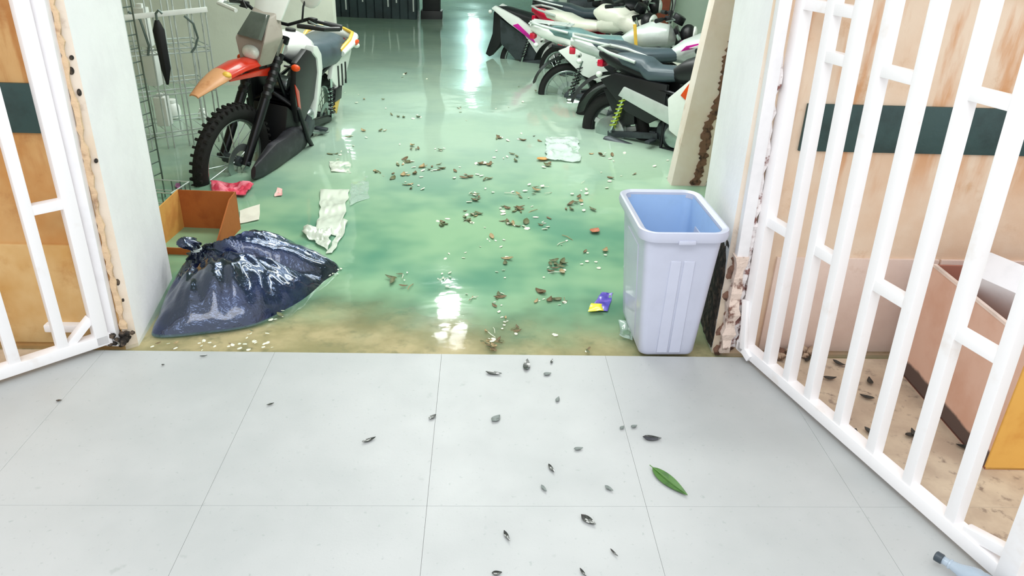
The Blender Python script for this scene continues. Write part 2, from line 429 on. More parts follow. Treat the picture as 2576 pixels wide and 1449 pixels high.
# weathered leaning post behind the right pillar
M_post = plaster('post_plaster', 'e6dad2', 'dccbbd', 'b99b80', (.6, .8))
post = thing('leaning_post', 'pale weathered post with a long brown crack, leaning inside the right jamb', 'post', (1.318, 4.60, GZ))
sh = [(0, 0), (.165, 2.6)]
lean_x = .115
rings = []
for k in range(9):
    z = k*.36; cx = lean_x*(z-.28)
    hw = .105+.022*(z/1.4)
    rings.append([(cx-hw, -.05, z), (cx+hw, -.05, z), (cx+hw, .07, z), (cx-hw, .07, z)])
MB().loft(rings).obj('shaft', M_post, post, bevel=.006)
mb = MB(); pts = []
for k in range(24):
    z = .29+k*.06; pts.append((lean_x*(z-.28)+.035+.012*math.sin(k*.8)+.01*z, -.052, z))
rag(mb, pts, .020, .006, 110, 1.3); mb.obj('crack', M_rot, post, smooth=0, label='ragged brown crack')
MB().beam((.10, -.03, .28), (.20, -.03, 1.2), .03, .03, (1, 0, 0)).obj('side_strip', M_rust, post, smooth=0)

# ---------------------------------------------------------------- grey waste bin
def rrect(cx, cy, w, d, r, z, n=5):
    pts = []
    for sx, sy, a0 in ((1, 1, 0), (-1, 1, 90), (-1, -1, 180), (1, -1, 270)):
        for k in range(n+1):
            a = math.radians(a0+90*k/n); pts.append((cx+sx*(w/2-r)+r*math.cos(a), cy+sy*(d/2-r)+r*math.sin(a), z))
    return pts
M_bin = mat('bin_grey_plastic', 'c6c9da', .32, var=.02, coat=.15)
M_binin = mat('bin_inside_blue', 'a9c8ee', .4, var=.03)  # bluish shade inside the bin put into its colour
bn = thing('waste_bin', 'tall empty grey plastic waste bin standing at the right jamb', 'bin', (.725, 2.452, .0), math.radians(1.5))
H = .515
w0, w1, dd0, dd1 = .215, .285, .36, .43
def bsec(t, inset=0.0): return rrect(0, lerp(.19, .20, t), lerp(w0, w1, t)-inset*2, lerp(dd0, dd1, t)-inset*2, .032-.3*inset, lerp(.0, H, t))
outer = [bsec(0)[:]]
outer[0] = [(x*.97, .19+(y-.19)*.98, .0) for x, y, z in outer[0]]
outer += [[(x, y, max(z, .012)) for x, y, z in bsec(.02)]] + [bsec(t) for t in (.3, .6, .9, .985)]
MB().loft(outer, False).add(outer[0], [tuple(range(len(outer[0])))]).obj('body', M_bin, bn)
inner = [bsec(t, .006) for t in (.985, .7, .4, .04)]
mb = MB().loft(inner, False); mb.add(inner[-1], [tuple(range(len(inner[-1])))]); mb.obj('liner_wall', M_binin, bn, label='blue shaded inside')
rim = []
for dz, ex in ((.485, .004), (.484, .020), (.500, .024), (.520, .021), (.522, .014), (.516, -.003), (.496, -.006)):
    rim.append(rrect(0, .20, w1+2*ex, dd1+2*ex, .045+ex, dz, 6))
MB().loft(rim, False).obj('rim', M_bin, bn)
MB().box((0, -.0335, .487), (.062, .02, .016)).obj('rim_tab', M_bin, bn, bevel=.005)
fy = lambda z: .19+.01*z/H-(lerp(dd0, dd1, z/H))/2
for s in (-1, 1):                          # raised panel either side of the front face
    x0, x1 = (.008, .048) if s > 0 else (-.040, -.002)
    rings = []
    for z in (.012, .40, .405):
        y = fy(z); e = .0035 if z < .404 else .0
        rings.append([(x0+(0 if z > .1 else -.004), y-e, z), (x1, y-e, z), (x1, y+.01, z), (x0+(0 if z > .1 else -.004), y+.01, z)])
    MB().loft(rings).obj('front_panel', M_bin, bn, bevel=.0012, seg=1)
for s in (-1, 1):
    mb = MB(); x = s*(w0/2+.0)
    rings = []
    for z in (.03, .42):
        xx = s*(lerp(w0, w1, z/H)/2+.003); rings.append([(xx, .10, z), (xx, .29, z), (xx-s*.012, .29, z), (xx-s*.012, .10, z)])
    mb.loft(rings).obj('side_panel', M_bin, bn, bevel=.002, seg=1)
mb = MB(); mb.tube([(-w1/2+.02, .43, .485), (-w1/2+.05, .425, .44), (w1/2-.05, .425, .44)], .004, 6)
mb.obj('inner_ridge', M_binin, bn)

# ---------------------------------------------------------------- black garbage bag
N = NT('bag_film'); v = N.obj()
N.l(N.mix(N.ramp(N.noise(v, 4), .4, .7), lin('0a0c16'), lin('141d44')), N.b.inputs['Base Color'])
N.b.inputs['Roughness'].default_value = .2; N.b.inputs['Coat Weight'].default_value = .9; N.b.inputs['Coat Roughness'].default_value = .07
N.b.inputs['Coat Tint'].default_value = (.75, .84, 1, 1); N.b.inputs['Specular IOR Level'].default_value = .9; N.b.inputs['Specular Tint'].default_value = (.6, .72, 1, 1)
N.bump(N.noise(v, 10, 4, .6), .8, .02); M_bag = N.m
bag = thing('garbage_bag', 'black plastic garbage bag slumped against the left pillar, half in the water', 'garbage bag', (0, 0, 0))
foot = [(-1.262, 2.60), (-1.08, 2.63), (-.905, 2.70), (-.80, 2.84), (-.745, 2.95), (-.70, 3.10), (-.655, 3.25), (-.76, 3.34), (-.90, 3.45), (-1.06, 3.45), (-1.19, 3.35), (-1.29, 3.26), (-1.35, 3.15), (-1.355, 3.05), (-1.33, 2.88), (-1.30, 2.72)]
foot = [(min(x+.0, 9), y) for x, y in foot]
KN = Vector((-1.235, 3.10)); CT = Vector((-1.03, 3.03))
def footpt(a):
    f = (a/(2*PI) % 1)*len(foot); i = int(f) % len(foot); u = f-int(f)
    p = [Vector(foot[(i+k-1) % len(foot)]) for k in range(4)]
    return .5*((2*p[1])+(-p[0]+p[2])*u+(2*p[0]-5*p[1]+4*p[2]-p[3])*u*u+(-p[0]+3*p[1]-3*p[2]+p[3])*u**3)
def bagh(x, y, u):
    e = max(0.0, 1-u**2.6)**.62
    q = Vector((x, y))-KN; r = q.length; th = math.atan2(q.y, q.x)
    lobe1 = math.exp(-((x+1.06)**2/.055+(y-2.86)**2/.040))          # front lobe
    lobe2 = math.exp(-((x+1.0)**2/.05+(y-3.24)**2/.035))           # back lobe
    kn = math.exp(-(q.length**2)/.012)
    hh = .11+.095*lobe1+.085*lobe2+.06*kn
    pleat = math.sin(th*17+2.0*math.sin(th*3))*.5+math.sin(th*31+r*9)*.3
    hh += .026*pleat*math.exp(-((r-.17)/.17)**2)
    hh += .010*abs(mnoise.noise(Vector((x*22, y*9, 3))))+.012*mnoise.noise(Vector((x*9, y*20, 1)))
    fm = math.exp(-((y-2.76-.35*(x+1.06))**2/.010))*math.exp(-((x+1.02)**2/.030))
    hh += fm*(.020*math.sin(62*(x+.35*(y-2.8)))+.009*math.sin(117*x+20*y))
    hh -= .060*math.exp(-((y-3.06-.12*(x+1.0))**2)/.0016)*min(1, r*4)   # crease between the lobes
    hh += .012*math.sin(13*x+9*y)*math.sin(11*y-5*x)+.006*math.sin(31*x-17*y)
    return hh*e
mb = MB(); NA, NU = 128, 34; rings = []
for j in range(1, NU+1):
    u = j/NU; ring = []
    for i in range(NA):
        a = 2*PI*i/NA; p = CT.lerp(footpt(a), u)
        z = bagh(p.x, p.y, u)
        ring.append((p.x, p.y, -.028+max(0, z)))
    rings.append(ring)
mb.loft(rings, False); o_ = len(mb.v)
mb.add([(CT.x, CT.y, -.028+bagh(CT.x, CT.y, 0))], [])
for i in range(NA): mb.f.append([o_, i, (i+1) % NA]); mb.mi.append(0)
mb.add(rings[-1], [tuple(range(NA))])
mb.obj('sack', M_bag, bag, smooth=70)
mb = MB(); rr = []
for k in range(12):
    t = k/11; z = .13+t*.095; r = [.055, .036, .022, .018, .019, .025, .034, .040, .040, .034, .024, .01][k]
    rr.append([(KN.x-.012*k/3+(r*(1+.28*math.sin(a*5+k)))*math.cos(a), KN.y-.03*t+(r*(1+.28*math.sin(a*5+k)))*math.sin(a), z-.03) for a in (2*PI*i/40 for i in range(40))])
mb.loft(rr).obj('gathered_neck', M_bag, bag, smooth=60)
mb = MB()
for a in (0, .35):
    mb.torus((KN.x-.008, KN.y-.008, .127+a*.02), .021, .004, 20, 6, 'z')
mb.obj('tie', mat('bag_tie', 'c9d4cf', .4), bag)

# ---------------------------------------------------------------- boxes
def carton(name, label, loc, rz, w, d, h, th, mi, mo, wall_top=None, kinds=(0, 1, 2, 3)):
    t = thing(name, label, 'box', loc, rz)
    MB().box((w/2, d/2, .004), (w, d, .008)).obj('bottom', mi, t)
    for nm, c, dm in (('front_wall', (w/2, th/2, h/2), (w, th, h)), ('back_wall', (w/2, d-th/2, h/2), (w, th, h)),
                      ('side_wall', (th/2, d/2, h/2), (th, d-2*th, h)), ('side_wall', (w-th/2, d/2, h/2), (th, d-2*th, h))):
        MB().box(c, dm).obj(nm, mo, t, bevel=.0015, seg=1)
    return t
M_cb = mat('cardboard_brown', 'b5672f', .8, c2='a05524', vscale=6, bump=.1)
M_cbl = mat('cardboard_ochre', 'e6aa58', .8, c2='d8944a', vscale=6, bump=.1)
bx = thing('cardboard_box', 'small open orange brown cardboard box behind the garbage bag', 'box', (-1.565, 3.37, -.055), math.radians(-3))
w, d, h = .30, .36, .235
MB().box((w/2, d/2, .004), (w, d, .008)).obj('bottom', M_cb, bx)
MB().box((w/2, d-.003, h/2), (w, .006, h)).obj('back_wall', M_cb, bx, bevel=.0015, seg=1)
MB().loft([[(x, 0, 0), (x, d, 0), (x, d, h), (x, 0, h-.02)] for x in (0, .006)]).obj('side_wall', M_cbl, bx, label='ochre left wall')
MB().loft([[(x, 0, 0), (x, d, 0), (x, d, h), (x, d*.75, h-.01), (x, .02, .07)] for x in (w-.006, w)]).obj('side_wall', M_cb, bx, label='torn right wall')
MB().box((w/2, .003, .035), (w-.012, .006, .07)).obj('front_wall', M_cb, bx, bevel=.0015, seg=1)
N = NT('cardboard_dark_base'); v = N.obj(); X = N.xyz(v)
c = N.mix(N.ramp(N.noise(v, 5), .4, .7), lin('e0b9a4'), lin('d6a890'))
wet = N.math('SUBTRACT', 1.0, N.ramp(N.math('ADD', X[2], N.math('MULTIPLY', N.math('ADD', N.noise(v, 6), -.5), .05)), .055, .07))  # darker band at the carton's foot with a ragged upper edge
N.l(N.mix(wet, c, lin('5d4c46')), N.b.inputs['Base Color']); N.b.inputs['Roughness'].default_value = .75; M_carton = N.m
M_och = mat('cardboard_yellow', 'e2ab52', .8, c2='d08f3c', vscale=5, bump=.1)
M_ins = mat('cardboard_inside', 'a86f5e', .85, c2='8a5446', vscale=5)
big = carton('cardboard_box', 'big pinkish open carton with a dark foot behind the white gate', (1.578, 1.80, 0), math.radians(-1), .62, .56, .445, .008, M_ins, M_carton)
for ch in big.children:
    if ch.name.startswith(('front_wall', 'back_wall')): ch.data.materials[0] = M_och if ch.name.startswith('front') else M_ins
MB().beam((.004, .008, .445), (.004, .552, .445), .012, .01, (1, 0, 0)).obj('torn_rim', mat('torn_paper', 'ecd9cd', .9), big)
M_foam = mat('white_foam', 'f1f0f3', .6, var=.03)
t = thing('foam_board', 'white foam packing board sticking out of the big carton', 'board', (1.74, 2.12, .30), .4)
mb = MB(); M3 = Matrix.Rotation(math.radians(-38), 3, 'Y')
mb.box((0, 0, .12), (.10, .20, .30), M=M3); mb.obj('board', M_foam, t, bevel=.006)
mb = MB(); mb.box((.055, -.05, .13), (.02, .10, .10), M=M3); mb.obj('torn_tab', M_cbl, t, bevel=.003)
o = MB().box((0, 0, 0), (.22, .34, .02), M=Matrix.Rotation(math.radians(12), 3, 'X')).obj('dark_slab', mat('slab_black', '2b2626', .5), bevel=.004, loc=(1.98, 2.12, .22))  # flat dark slab set low in the open carton
tag(o, 'dark flat tray inside the big carton', 'slab')

# ---------------------------------------------------------------- wire racks on the left
M_wire = mat('grey_wire', 'd3dedb', .35, .3, var=.15)
M_wired = mat('dark_wire', '6f807b', .4, .5, var=.15)
M_wht = mat('white_enamel', 'eef3ef', .4, var=.03)
rk = thing('wire_rack', 'tall grey wire display rack with a white top rail in front of the back wall', 'rack', (-2.24, 5.05, GZ), math.radians(35))
RW, RD, RH = .50, .42, 1.62
for i, x in enumerate((0, .03, .13, .17, .27, .30, .38, .41, RW-.03, RW)):
    MB().tube([(x, 0, 0), (x, 0, RH)], .0052, 6).obj('upright_wire', M_wire, rk)
for x in (0, .16, .33, RW):
    MB().tube([(x, RD, 0), (x, RD, RH)], .005, 6).obj('upright_wire', M_wire, rk)
for z in (.16, .36, .64, .90, 1.42):
    mb = MB()
    for dz in (0, .03):
        mb.tube([(0, 0, z+dz), (RW, 0, z+dz), (RW, RD, z+dz), (0, RD, z+dz)], .005, 6, closed=True)
    for k in range(1, 6): mb.tube([(RW*k/6, 0, z), (RW*k/6, RD, z)], .003, 5)
    mb.obj('tier', M_wire, rk)
MB().beam((-.02, -.012, 1.135), (RW+.01, -.012, 1.165), .032, .016, (0, 0, 1)).obj('rail', M_wht, rk, bevel=.003)
MB().tube([(.36, -.01, 1.13), (.41, -.012, 1.08), (.425, -.012, .99), (.40, -.01, .93), (.37, -.01, .90)], .007, 6).obj('zigzag_wire', M_wired, rk)
MB().tube([(.03, -.01, 1.17), (.09, -.012, 1.12), (.115, -.012, .96), (.10, -.01, .90)], .008, 6).obj('zigzag_wire', M_wired, rk)
rk2 = thing('wire_rack', 'narrow dark wire grid panel standing right behind the left pillar', 'rack', (-2.02, 4.18, GZ), math.radians(72))
for i in range(5): MB().tube([(i*.075, 0, 0), (i*.075, 0, 1.75)], .0048, 6).obj('upright_wire', M_wired if i in (0, 4) else M_wire, rk2)
for k in range(24):
    z = .03+k*.073
    MB().tube([(0, .004, z), (.30, .004, z)], .0036, 6).obj('cross_wire', M_wired, rk2)
rk3 = thing('wire_basket', 'low wire mesh basket standing in the water behind the cardboard box', 'basket', (-1.93, 3.98, -.16), math.radians(-8))
BW, BD, BH = .26, .20, .24
mb = MB()
for k in range(6):
    x = BW*k/5
    mb.tube([(x, BD, BH), (x, BD, 0), (x, 0, 0), (x, 0, BH)], .004, 5)
for k in range(5):
    y = BD*k/4; mb.tube([(0, y, BH), (0, y, 0), (BW, y, 0), (BW, y, BH)], .004, 5)
mb.obj('mesh', M_wired, rk3)
mb = MB()
for z in (.06, .12, .18, .24): mb.tube([(0, 0, z), (BW, 0, z), (BW, BD, z), (0, BD, z)], .0045, 5, closed=True)
mb.obj('hoop', M_wire, rk3)
for k, (x, y, z, w, h, lab) in enumerate(((-2.285, 5.42, .605, .075, .25, 'white tall carton on the upper tier of the wire rack'), (-2.27, 5.42, .345, .08, .22, 'white carton on the middle tier of the wire rack'), (-2.25, 5.42, .065, .08, .20, 'white carton on the lower tier of the wire rack'))):
    t = thing('carton', lab, 'carton', (x, y, z)); MB().box((0, 0, h/2), (w, .09, h)).obj('body', M_wht, t, bevel=.004)
    MB().box((0, 0, h+.012), (w*.55, .05, .024)).obj('flap', M_wht, t, bevel=.004)
t = thing('umbrella', 'folded black umbrella hanging inside the wire rack', 'umbrella', (-2.055, 5.09, .42))
MB().tube([(0, 0, 0), (.006, 0, .1), (0, 0, .34), (0, 0, .40)], [.008, .03, .036, .014], 10).obj('canopy', mat('umbrella_black', '15171a', .7), t)
MB().tube([(0, 0, .40), (0, 0, .44), (.02, 0, .46), (.04, 0, .44)], .008, 8).obj('handle', M_wired, t)
for x, y, r, lab in ((-2.40, 5.95, .062, 'white round jar at the waterline behind the wire rack'), (-2.17, 5.95, .036, 'small white cup at the waterline right of the round jar'), (-2.05, 5.98, .034, 'small white cup at the waterline nearest the bike fender')):
    t = thing('jar', lab, 'jar', (x, y, -.03))
    MB().loft([[(rr*r*math.cos(a), rr*r*math.sin(a), z*r) for a in (2*PI*i/16 for i in range(16))] for rr, z in ((.6, 0), (.95, .3), (1, 1), (.92, 1.7), (.6, 2.1))]).obj('pot', M_wht, t)
    MB().cyl((0, 0, 2.1*r), (0, 0, 2.5*r), r*.66).obj('lid', M_wht, t, bevel=.003)

# ---------------------------------------------------------------- motorcycles
M_tyre = mat('tyre_rubber', '141414', .75, var=.15, bump=.2)
M_blk = mat('black_plastic', '15161a', .42, var=.1)
M_blkm = mat('black_metal', '1b1d21', .35, .4)
M_gry = mat('dark_grey_cast', '4c5358', .45, .5, var=.2)
M_alu = mat('aluminium', 'b8c4c2', .3, .85, var=.1)
M_chr = mat('chrome', 'd8e2e0', .12, 1.0)
M_wpl = mat('white_body_plastic', 'f2f6f2', .28, var=.02, coat=.3)
M_red = mat('red_orange_plastic', 'd23018', .3, var=.08, coat=.3)
M_redp = mat('crimson_plastic', 'd40a3a', .3, var=.08, coat=.3)
M_yel = mat('yellow_plastic', 'eec24c', .35, var=.05)
M_tan = mat('tan_fender_tip', 'd9a072', .4, c2='b8784a', vscale=9)
M_org = mat('orange_plastic', 'f2500c', .35)
M_mag = mat('magenta_decal', 'd41aa0', .35)
M_seat = mat('seat_vinyl', '4a5962', .38, c2='3c4850', vscale=4, bump=.05)
M_cowl = mat('cowl_greige', 'a79f95', .45, c2='8c8378', vscale=6)
M_lens = mat('headlamp_lens', '59605a', .1, coat=.8)
M_clear = mat('indicator_lens', 'e8efe8', .15, coat=.5)
M_cream = mat('cream_plastic', 'eeeee0', .32, var=.03, coat=.3)
M_teal = mat('teal_grey_plastic', '6c8f90', .35, var=.12, coat=.2)
M_silver = mat('silver_plastic', 'cdd6d2', .35, .2, var=.06)
M_lime = mat('lime_spring', 'b9d23c', .4)
M_dkred = mat('brownish_red', '7c3a34', .5)

def wheel(root, x, z, R, tr, kind, disc=True, knob=False):
    tyre_mid = R-tr
    rimR = R-2*tr+.004
    mb = MB(); mb.torus((x, 0, z), rimR, .014, 40, 8, 'y', 1.7)
    w = mb.obj('wheel', M_blkm if kind == 'alloy' else M_alu, root, label=None)
    mb = MB(); mb.torus((x, 0, z), tyre_mid, tr, 44, 12, 'y', .86)
    if knob:
        for k in range(44):
            a = 2*PI*k/44
            for yy, off in ((-.030, 0), (0, .5), (.030, 0)):
                aa = a+off*2*PI/44; c, s = math.cos(aa), math.sin(aa); rr = R-.004 if yy == 0 else R-.012
                M3 = Matrix(((c, 0, -s), (0, 1, 0), (s, 0, c)))
                mb.box((x+rr*c, yy, z+rr*s), (.016, .024, .016), M=M3)
    mb.obj('tyre', M_tyre, w, smooth=40)
    MB().cyl((x, -.06, z), (x, .06, z), .032, n=18).obj('hub', M_gry, w, bevel=.004)
    mb = MB()
    if kind == 'spoke':
        for k in range(18):
            a = 2*PI*k/18; b = a+.35*(1 if k % 2 else -1); sy = .035 if k % 4 < 2 else -.035
            mb.tube([(x+.03*math.cos(b), sy, z+.03*math.sin(b)), (x+rimR*math.cos(a), 0, z+rimR*math.sin(a))], .0028, 5)
        mb.obj('spokes', M_alu, w)
    else:
        for k in range(5):
            a = 2*PI*k/5+.3; c, s = math.cos(a), math.sin(a)
            mb.beam((x+.03*c, 0, z+.03*s), (x+rimR*c, 0, z+rimR*s), .038, .022, (-s, 0, c))
        mb.obj('spokes', M_silver, w, bevel=.004)
    if disc:
        mb = MB(); ring = lambda r, y: [(x+r*math.cos(2*PI*k/28), y, z+r*math.sin(2*PI*k/28)) for k in range(28)]
        mb.loft([ring(.115, .052), ring(.115, .057), ring(.07, .057), ring(.07, .052)], False, True)
        mb.obj('brake_disc', M_alu, w)
    return w

def prism_part(root, name, poly, y0, y1, mt, bevel=.006, label=None, sm=35):
    return MB().prism(poly, y0, y1).obj(name, mt, root, bevel=bevel, label=label)
def mirror_part(root, hx, hz, s, head=M_blk, tall=.20, out=.10, size=(.012, .055, .036)):
    mb = MB(); mb.tube([(hx, s*.20, hz), (hx+.01, s*(.20+out*.5), hz+tall*.6), (hx-.005, s*(.20+out), hz+tall)], .006, 6)
    p = mb.obj('mirror', M_blk, root)
    MB().sphere((hx-.01, s*(.20+out+.02), hz+tall+.03), size, 14, 8).obj('mirror_head', head, p)
def indicator(root, p, s, mt=M_clear):
    mb = MB(); mb.tube([(p[0], p[1], p[2]), (p[0], p[1]+s*.055, p[2])], .007, 6)
    o = mb.obj('indicator', M_blk, root)
    MB().sphere((p[0], p[1]+s*.075, p[2]), (.024, .03, .022), 12, 8).obj('lens', mt, o)
def fork(root, top, axle, R, mt=M_blkm, boots=True):
    t, a = Vector((top[0], 0, top[1])), Vector((axle[0], 0, axle[1]))
    for s in (-1, 1):
        y = Vector((0, s*.085, 0)); m_ = t.lerp(a, .48)
        f = MB().tube([t+y, m_+y], .018, 10).obj('fork_leg', M_chr, root)
        MB().tube([m_+y, a+y+Vector((.0, 0, -.02))], [.030, .027], 12).obj('slider', mt, f)
        if boots:
            pts = [t.lerp(a, .14+.34*k/12)+y for k in range(13)]
            MB().tube(pts, [.034 if k % 2 else .026 for k in range(13)], 12).obj('fork_boot', M_blk, f)
    d = (t-a).normalized()
    mb = MB()
    for k in (.0, .14): 
        c = t.lerp(a, k); mb.beam(c+Vector((0, -.115, 0)), c+Vector((0, .115, 0)), .05, .03, d)
    mb.obj('triple_clamp', M_blkm, root, bevel=.006)
    MB().cyl(a+Vector((0, -.12, 0)), a+Vector((0, .12, 0)), .011).obj('axle', M_gry, root)
def handlebar(root, x, z, half, rise=.06, sweep=.09):
    mb = MB(); mb.tube([(x-sweep, -half, z+rise*.7), (x-.01, -half*.55, z+rise), (x, -.09, z), (x, .09, z), (x-.01, half*.55, z+rise), (x-sweep, half, z+rise*.7)], .011, 8)
    h = mb.obj('handlebar', M_blkm, root)
    for s in (-1, 1):
        MB().tube([(x-sweep*.62, s*half*.76, z+rise*.8), (x-sweep*1.03, s*half*1.02, z+rise*.69)], .018, 12).obj('grip', M_blk, h)
        MB().tube([(x+.02, s*half*.62, z+rise*.95), (x+.045, s*half*.78, z+rise*.85), (x-.02, s*half*1.0, z+rise*.7)], .006, 6).obj('lever', M_alu, h)
        MB().box((x-.02, s*half*.62, z+rise*.92), (.045, .05, .04)).obj('switch_pod', M_blk, h, bevel=.008)
    return h
def engine(root, x, z, sc=1.0, cyl_lean=.25, mt=M_gry):
    e = MB().ell([(x-.20*sc, z, .09*sc, .07*sc), (x-.12*sc, z, .12*sc, .11*sc), (x+.06*sc, z-.01, .12*sc, .12*sc), (x+.17*sc, z-.02, .09*sc, .08*sc)], 18, 3).obj('engine', mt, root)
    for s in (-1, 1):
        MB().tube([(x-.03*sc, s*.10*sc, z), (x-.03*sc, s*.135*sc, z), (x-.03*sc, s*.15*sc, z)], [.085*sc, .082*sc, .06*sc], 24).obj('case_cover', M_alu if s < 0 else M_gry, e)
    b = Vector((x+.07*sc, 0, z+.08*sc)); d = Vector((cyl_lean, 0, 1)).normalized(); u = Vector((1, 0, -cyl_lean)).normalized()
    mb = MB()
    for k in range(9):
        c = b+d*(.022*k*sc); mb.beam(c-d*.005*sc, c+d*.005*sc, .15*sc if k < 7 else .12*sc, .17*sc if k < 7 else .14*sc, u)
    mb.beam(b-d*.02, b+d*.20*sc, .10*sc, .12*sc, u)
    mb.obj('cylinder', M_blkm, e, bevel=.002, seg=1)
    MB().tube([b+d*.21*sc+Vector((0, -.06, 0)), b+d*.21*sc+Vector((0, .06, 0))], .05*sc, 14).obj('head_cover', M_alu, e, bevel=.004)
    return e
def swing(root, x0, z0, R, mt=M_gry, sp=None):
    mb = MB()
    for s in (-1, 1): mb.beam((0, s*.10, R), (x0, s*.10, z0), .045, .03, (0, 0, 1))
    mb.beam((x0-.05, -.10, z0), (x0-.05, .10, z0), .05, .05, (0, 0, 1)); mb.obj('swingarm', mt, root, bevel=.004)
    for s in (-1, 1):
        a, b = Vector((.03, s*.125, R+.02)), Vector((.13, s*.125, R+.34)); n = 44; pts = []
        for k in range(n+1):
            t = k/n; c = a.lerp(b, .12+.7*t); an = t*2*PI*7; pts.append(c+Vector((math.cos(an)*.024, math.sin(an)*.024, 0)))
        sh_ = MB().tube([a, b], .012, 8).obj('shock', M_chr, root)
        MB().tube(pts, .0055, 5).obj('spring', sp or M_blk, sh_)
def frame_tubes(root, head, x0, z0, tail, mt=M_blkm):
    mb = MB(); hx, hz = head
    for s in (-1, 1):
        mb.tube([(hx, 0, hz-.02), (hx-.12, s*.10, hz-.10), (x0+.10, s*.12, z0+.32), (tail[0], s*.11, tail[1])], .014, 8)
        mb.tube([(hx, 0, hz-.10), (hx-.08, s*.09, hz-.40), (hx-.16, s*.11, .30), (x0, s*.11, .28), (x0, s*.11, z0+.30)], .014, 8)
    mb.obj('frame', mt, root)
def exhaust(root, pts, r, mt=M_chr):
    e = MB().tube(pts[:-1]+[pts[-2]], .019, 10).obj('exhaust', M_gry, root)
    a, b = Vector(pts[-2]), Vector(pts[-1])
    MB().tube([a, a.lerp(b, .08), a.lerp(b, .2), a.lerp(b, .92), b], [.02, r*.8, r, r, r*.7], 16).obj('muffler', mt, e)

# --- the dirt bike on the left
db = thing('motorcycle', 'white and red dirt bike with high orange fender standing in the water at the left', 'motorcycle', (-1.333, 5.985, GZ), math.atan2(-.990, -.139))
db.rotation_euler = (math.radians(-8), 0, math.atan2(-.990, -.139))
wheel(db, 1.345, .345, .352, .050, 'spoke', True, True); wheel(db, 0, .325, .325, .048, 'spoke', True, True)
fork(db, (.965, 1.06), (1.335, .345), .35)
swing(db, .46, .40, .325, M_blkm); frame_tubes(db, (.93, .98), .46, .38, (-.22, .82))
engine(db, .66, .43, 1.1, .3, M_blkm)
exhaust(db, [(.80, -.06, .60), (.92, -.10, .50), (.70, -.15, .33), (.40, -.16, .42), (.22, -.16, .60), (-.30, -.17, .80)], .045, M_blk)
# high front fender
def fender_sec(x, z, hw, d):
    n = 8; top = [(x, hw*math.cos(PI*k/n), z+d*math.sin(PI*k/n)) for k in range(n+1)]
    bot = [(x, (hw-.004)*math.cos(PI*k/n), z-.006+(d-.002)*math.sin(PI*k/n)) for k in range(n, -1, -1)]
    return top+bot
secs = [(1.02, .905, .062, .030), (1.16, .925, .070, .038), (1.32, .915, .078, .042), (1.46, .885, .074, .040)]
f_ = MB().loft([fender_sec(*q) for q in secs]).obj('front_fender', M_red, db, label='red orange high front fender')
MB().prism([(1.02, .90), (1.02, .84), (1.2, .86), (1.46, .865), (1.46, .885)], .05, .066).obj('fender_skirt', M_red, f_, bevel=.003)
MB().prism([(1.02, .90), (1.02, .84), (1.2, .86), (1.46, .865), (1.46, .885)], -.066, -.05).obj('fender_skirt', M_red, f_, bevel=.003)
MB().loft([fender_sec(*q) for q in ((1.455, .886, .075, .041), (1.50, .872, .071, .038), (1.58, .845, .058, .028), (1.69, .800, .030, .012))]).obj('fender_tip', M_tan, f_, label='tan drooping fender tip')
MB().sphere((1.465, .045, .90), (.03, .03, .02), 10, 6).obj('fender_sticker', M_yel, f_)
# headlight mask
mb = MB(); mb.loft([[(1.10, -.10, .93), (1.10, .10, .93), (1.05, .14, 1.10), (1.02, .09, 1.24), (1.02, -.09, 1.24), (1.05, -.14, 1.10)],
                    [(1.19, -.06, .91), (1.19, .06, .91), (1.20, .10, 1.06), (1.10, .07, 1.20), (1.10, -.07, 1.20), (1.20, -.10, 1.06)]])
hc = mb.obj('headlight_mask', M_cowl, db, bevel=.012, label='greige headlight mask')
mb = MB(); mb.loft([[(1.192, -.085, 1.075), (1.192, .085, 1.075), (1.085, .066, 1.215), (1.085, -.066, 1.215)], [(1.214, -.075, 1.085), (1.214, .075, 1.085), (1.11, .055, 1.215), (1.11, -.055, 1.215)]])
mb.obj('visor', M_lens, hc, bevel=.004, label='dark smoked visor')
MB().sphere((1.18, 0, .99), (.035, .06, .045), 16, 10).obj('headlamp', M_clear, hc)
MB().box((1.10, 0, .925), (.05, .16, .03)).obj('mask_foot', M_blk, hc, bevel=.006)
handlebar(db, .93, 1.15, .40, .06, .10)
MB().cyl((.99, 0, 1.15), (1.03, 0, 1.21), .05, .045, 20).obj('speedometer', M_blkm, db, bevel=.005)
mirror_part(db, .95, 1.19, 1, M_wpl, .16, .02, (.025, .085, .10))
mirror_part(db, .95, 1.19, -1, M_blk, .16, .12, (.02, .05, .07))
MB().loft([[(1.06-.02*k, -.07-.012*k, 1.19+.045*k), (1.075-.02*k, 0, 1.19+.045*k), (1.06-.02*k, .12+.006*k, 1.19+.045*k), (1.04-.02*k, .12+.006*k, 1.19+.045*k), (1.05-.02*k, 0, 1.19+.045*k), (1.04-.02*k, -.07-.012*k, 1.19+.045*k)] for k in range(5)]).obj('wind_deflector', M_wpl, db, bevel=.006)
for s in (-1, 1):      # hand guard bars
    MB().tube([(.88, s*.42, 1.19), (.99, s*.38, 1.19), (1.03, s*.22, 1.18)], .014, 8).obj('hand_guard', M_wpl if s < 0 else M_blk, db)
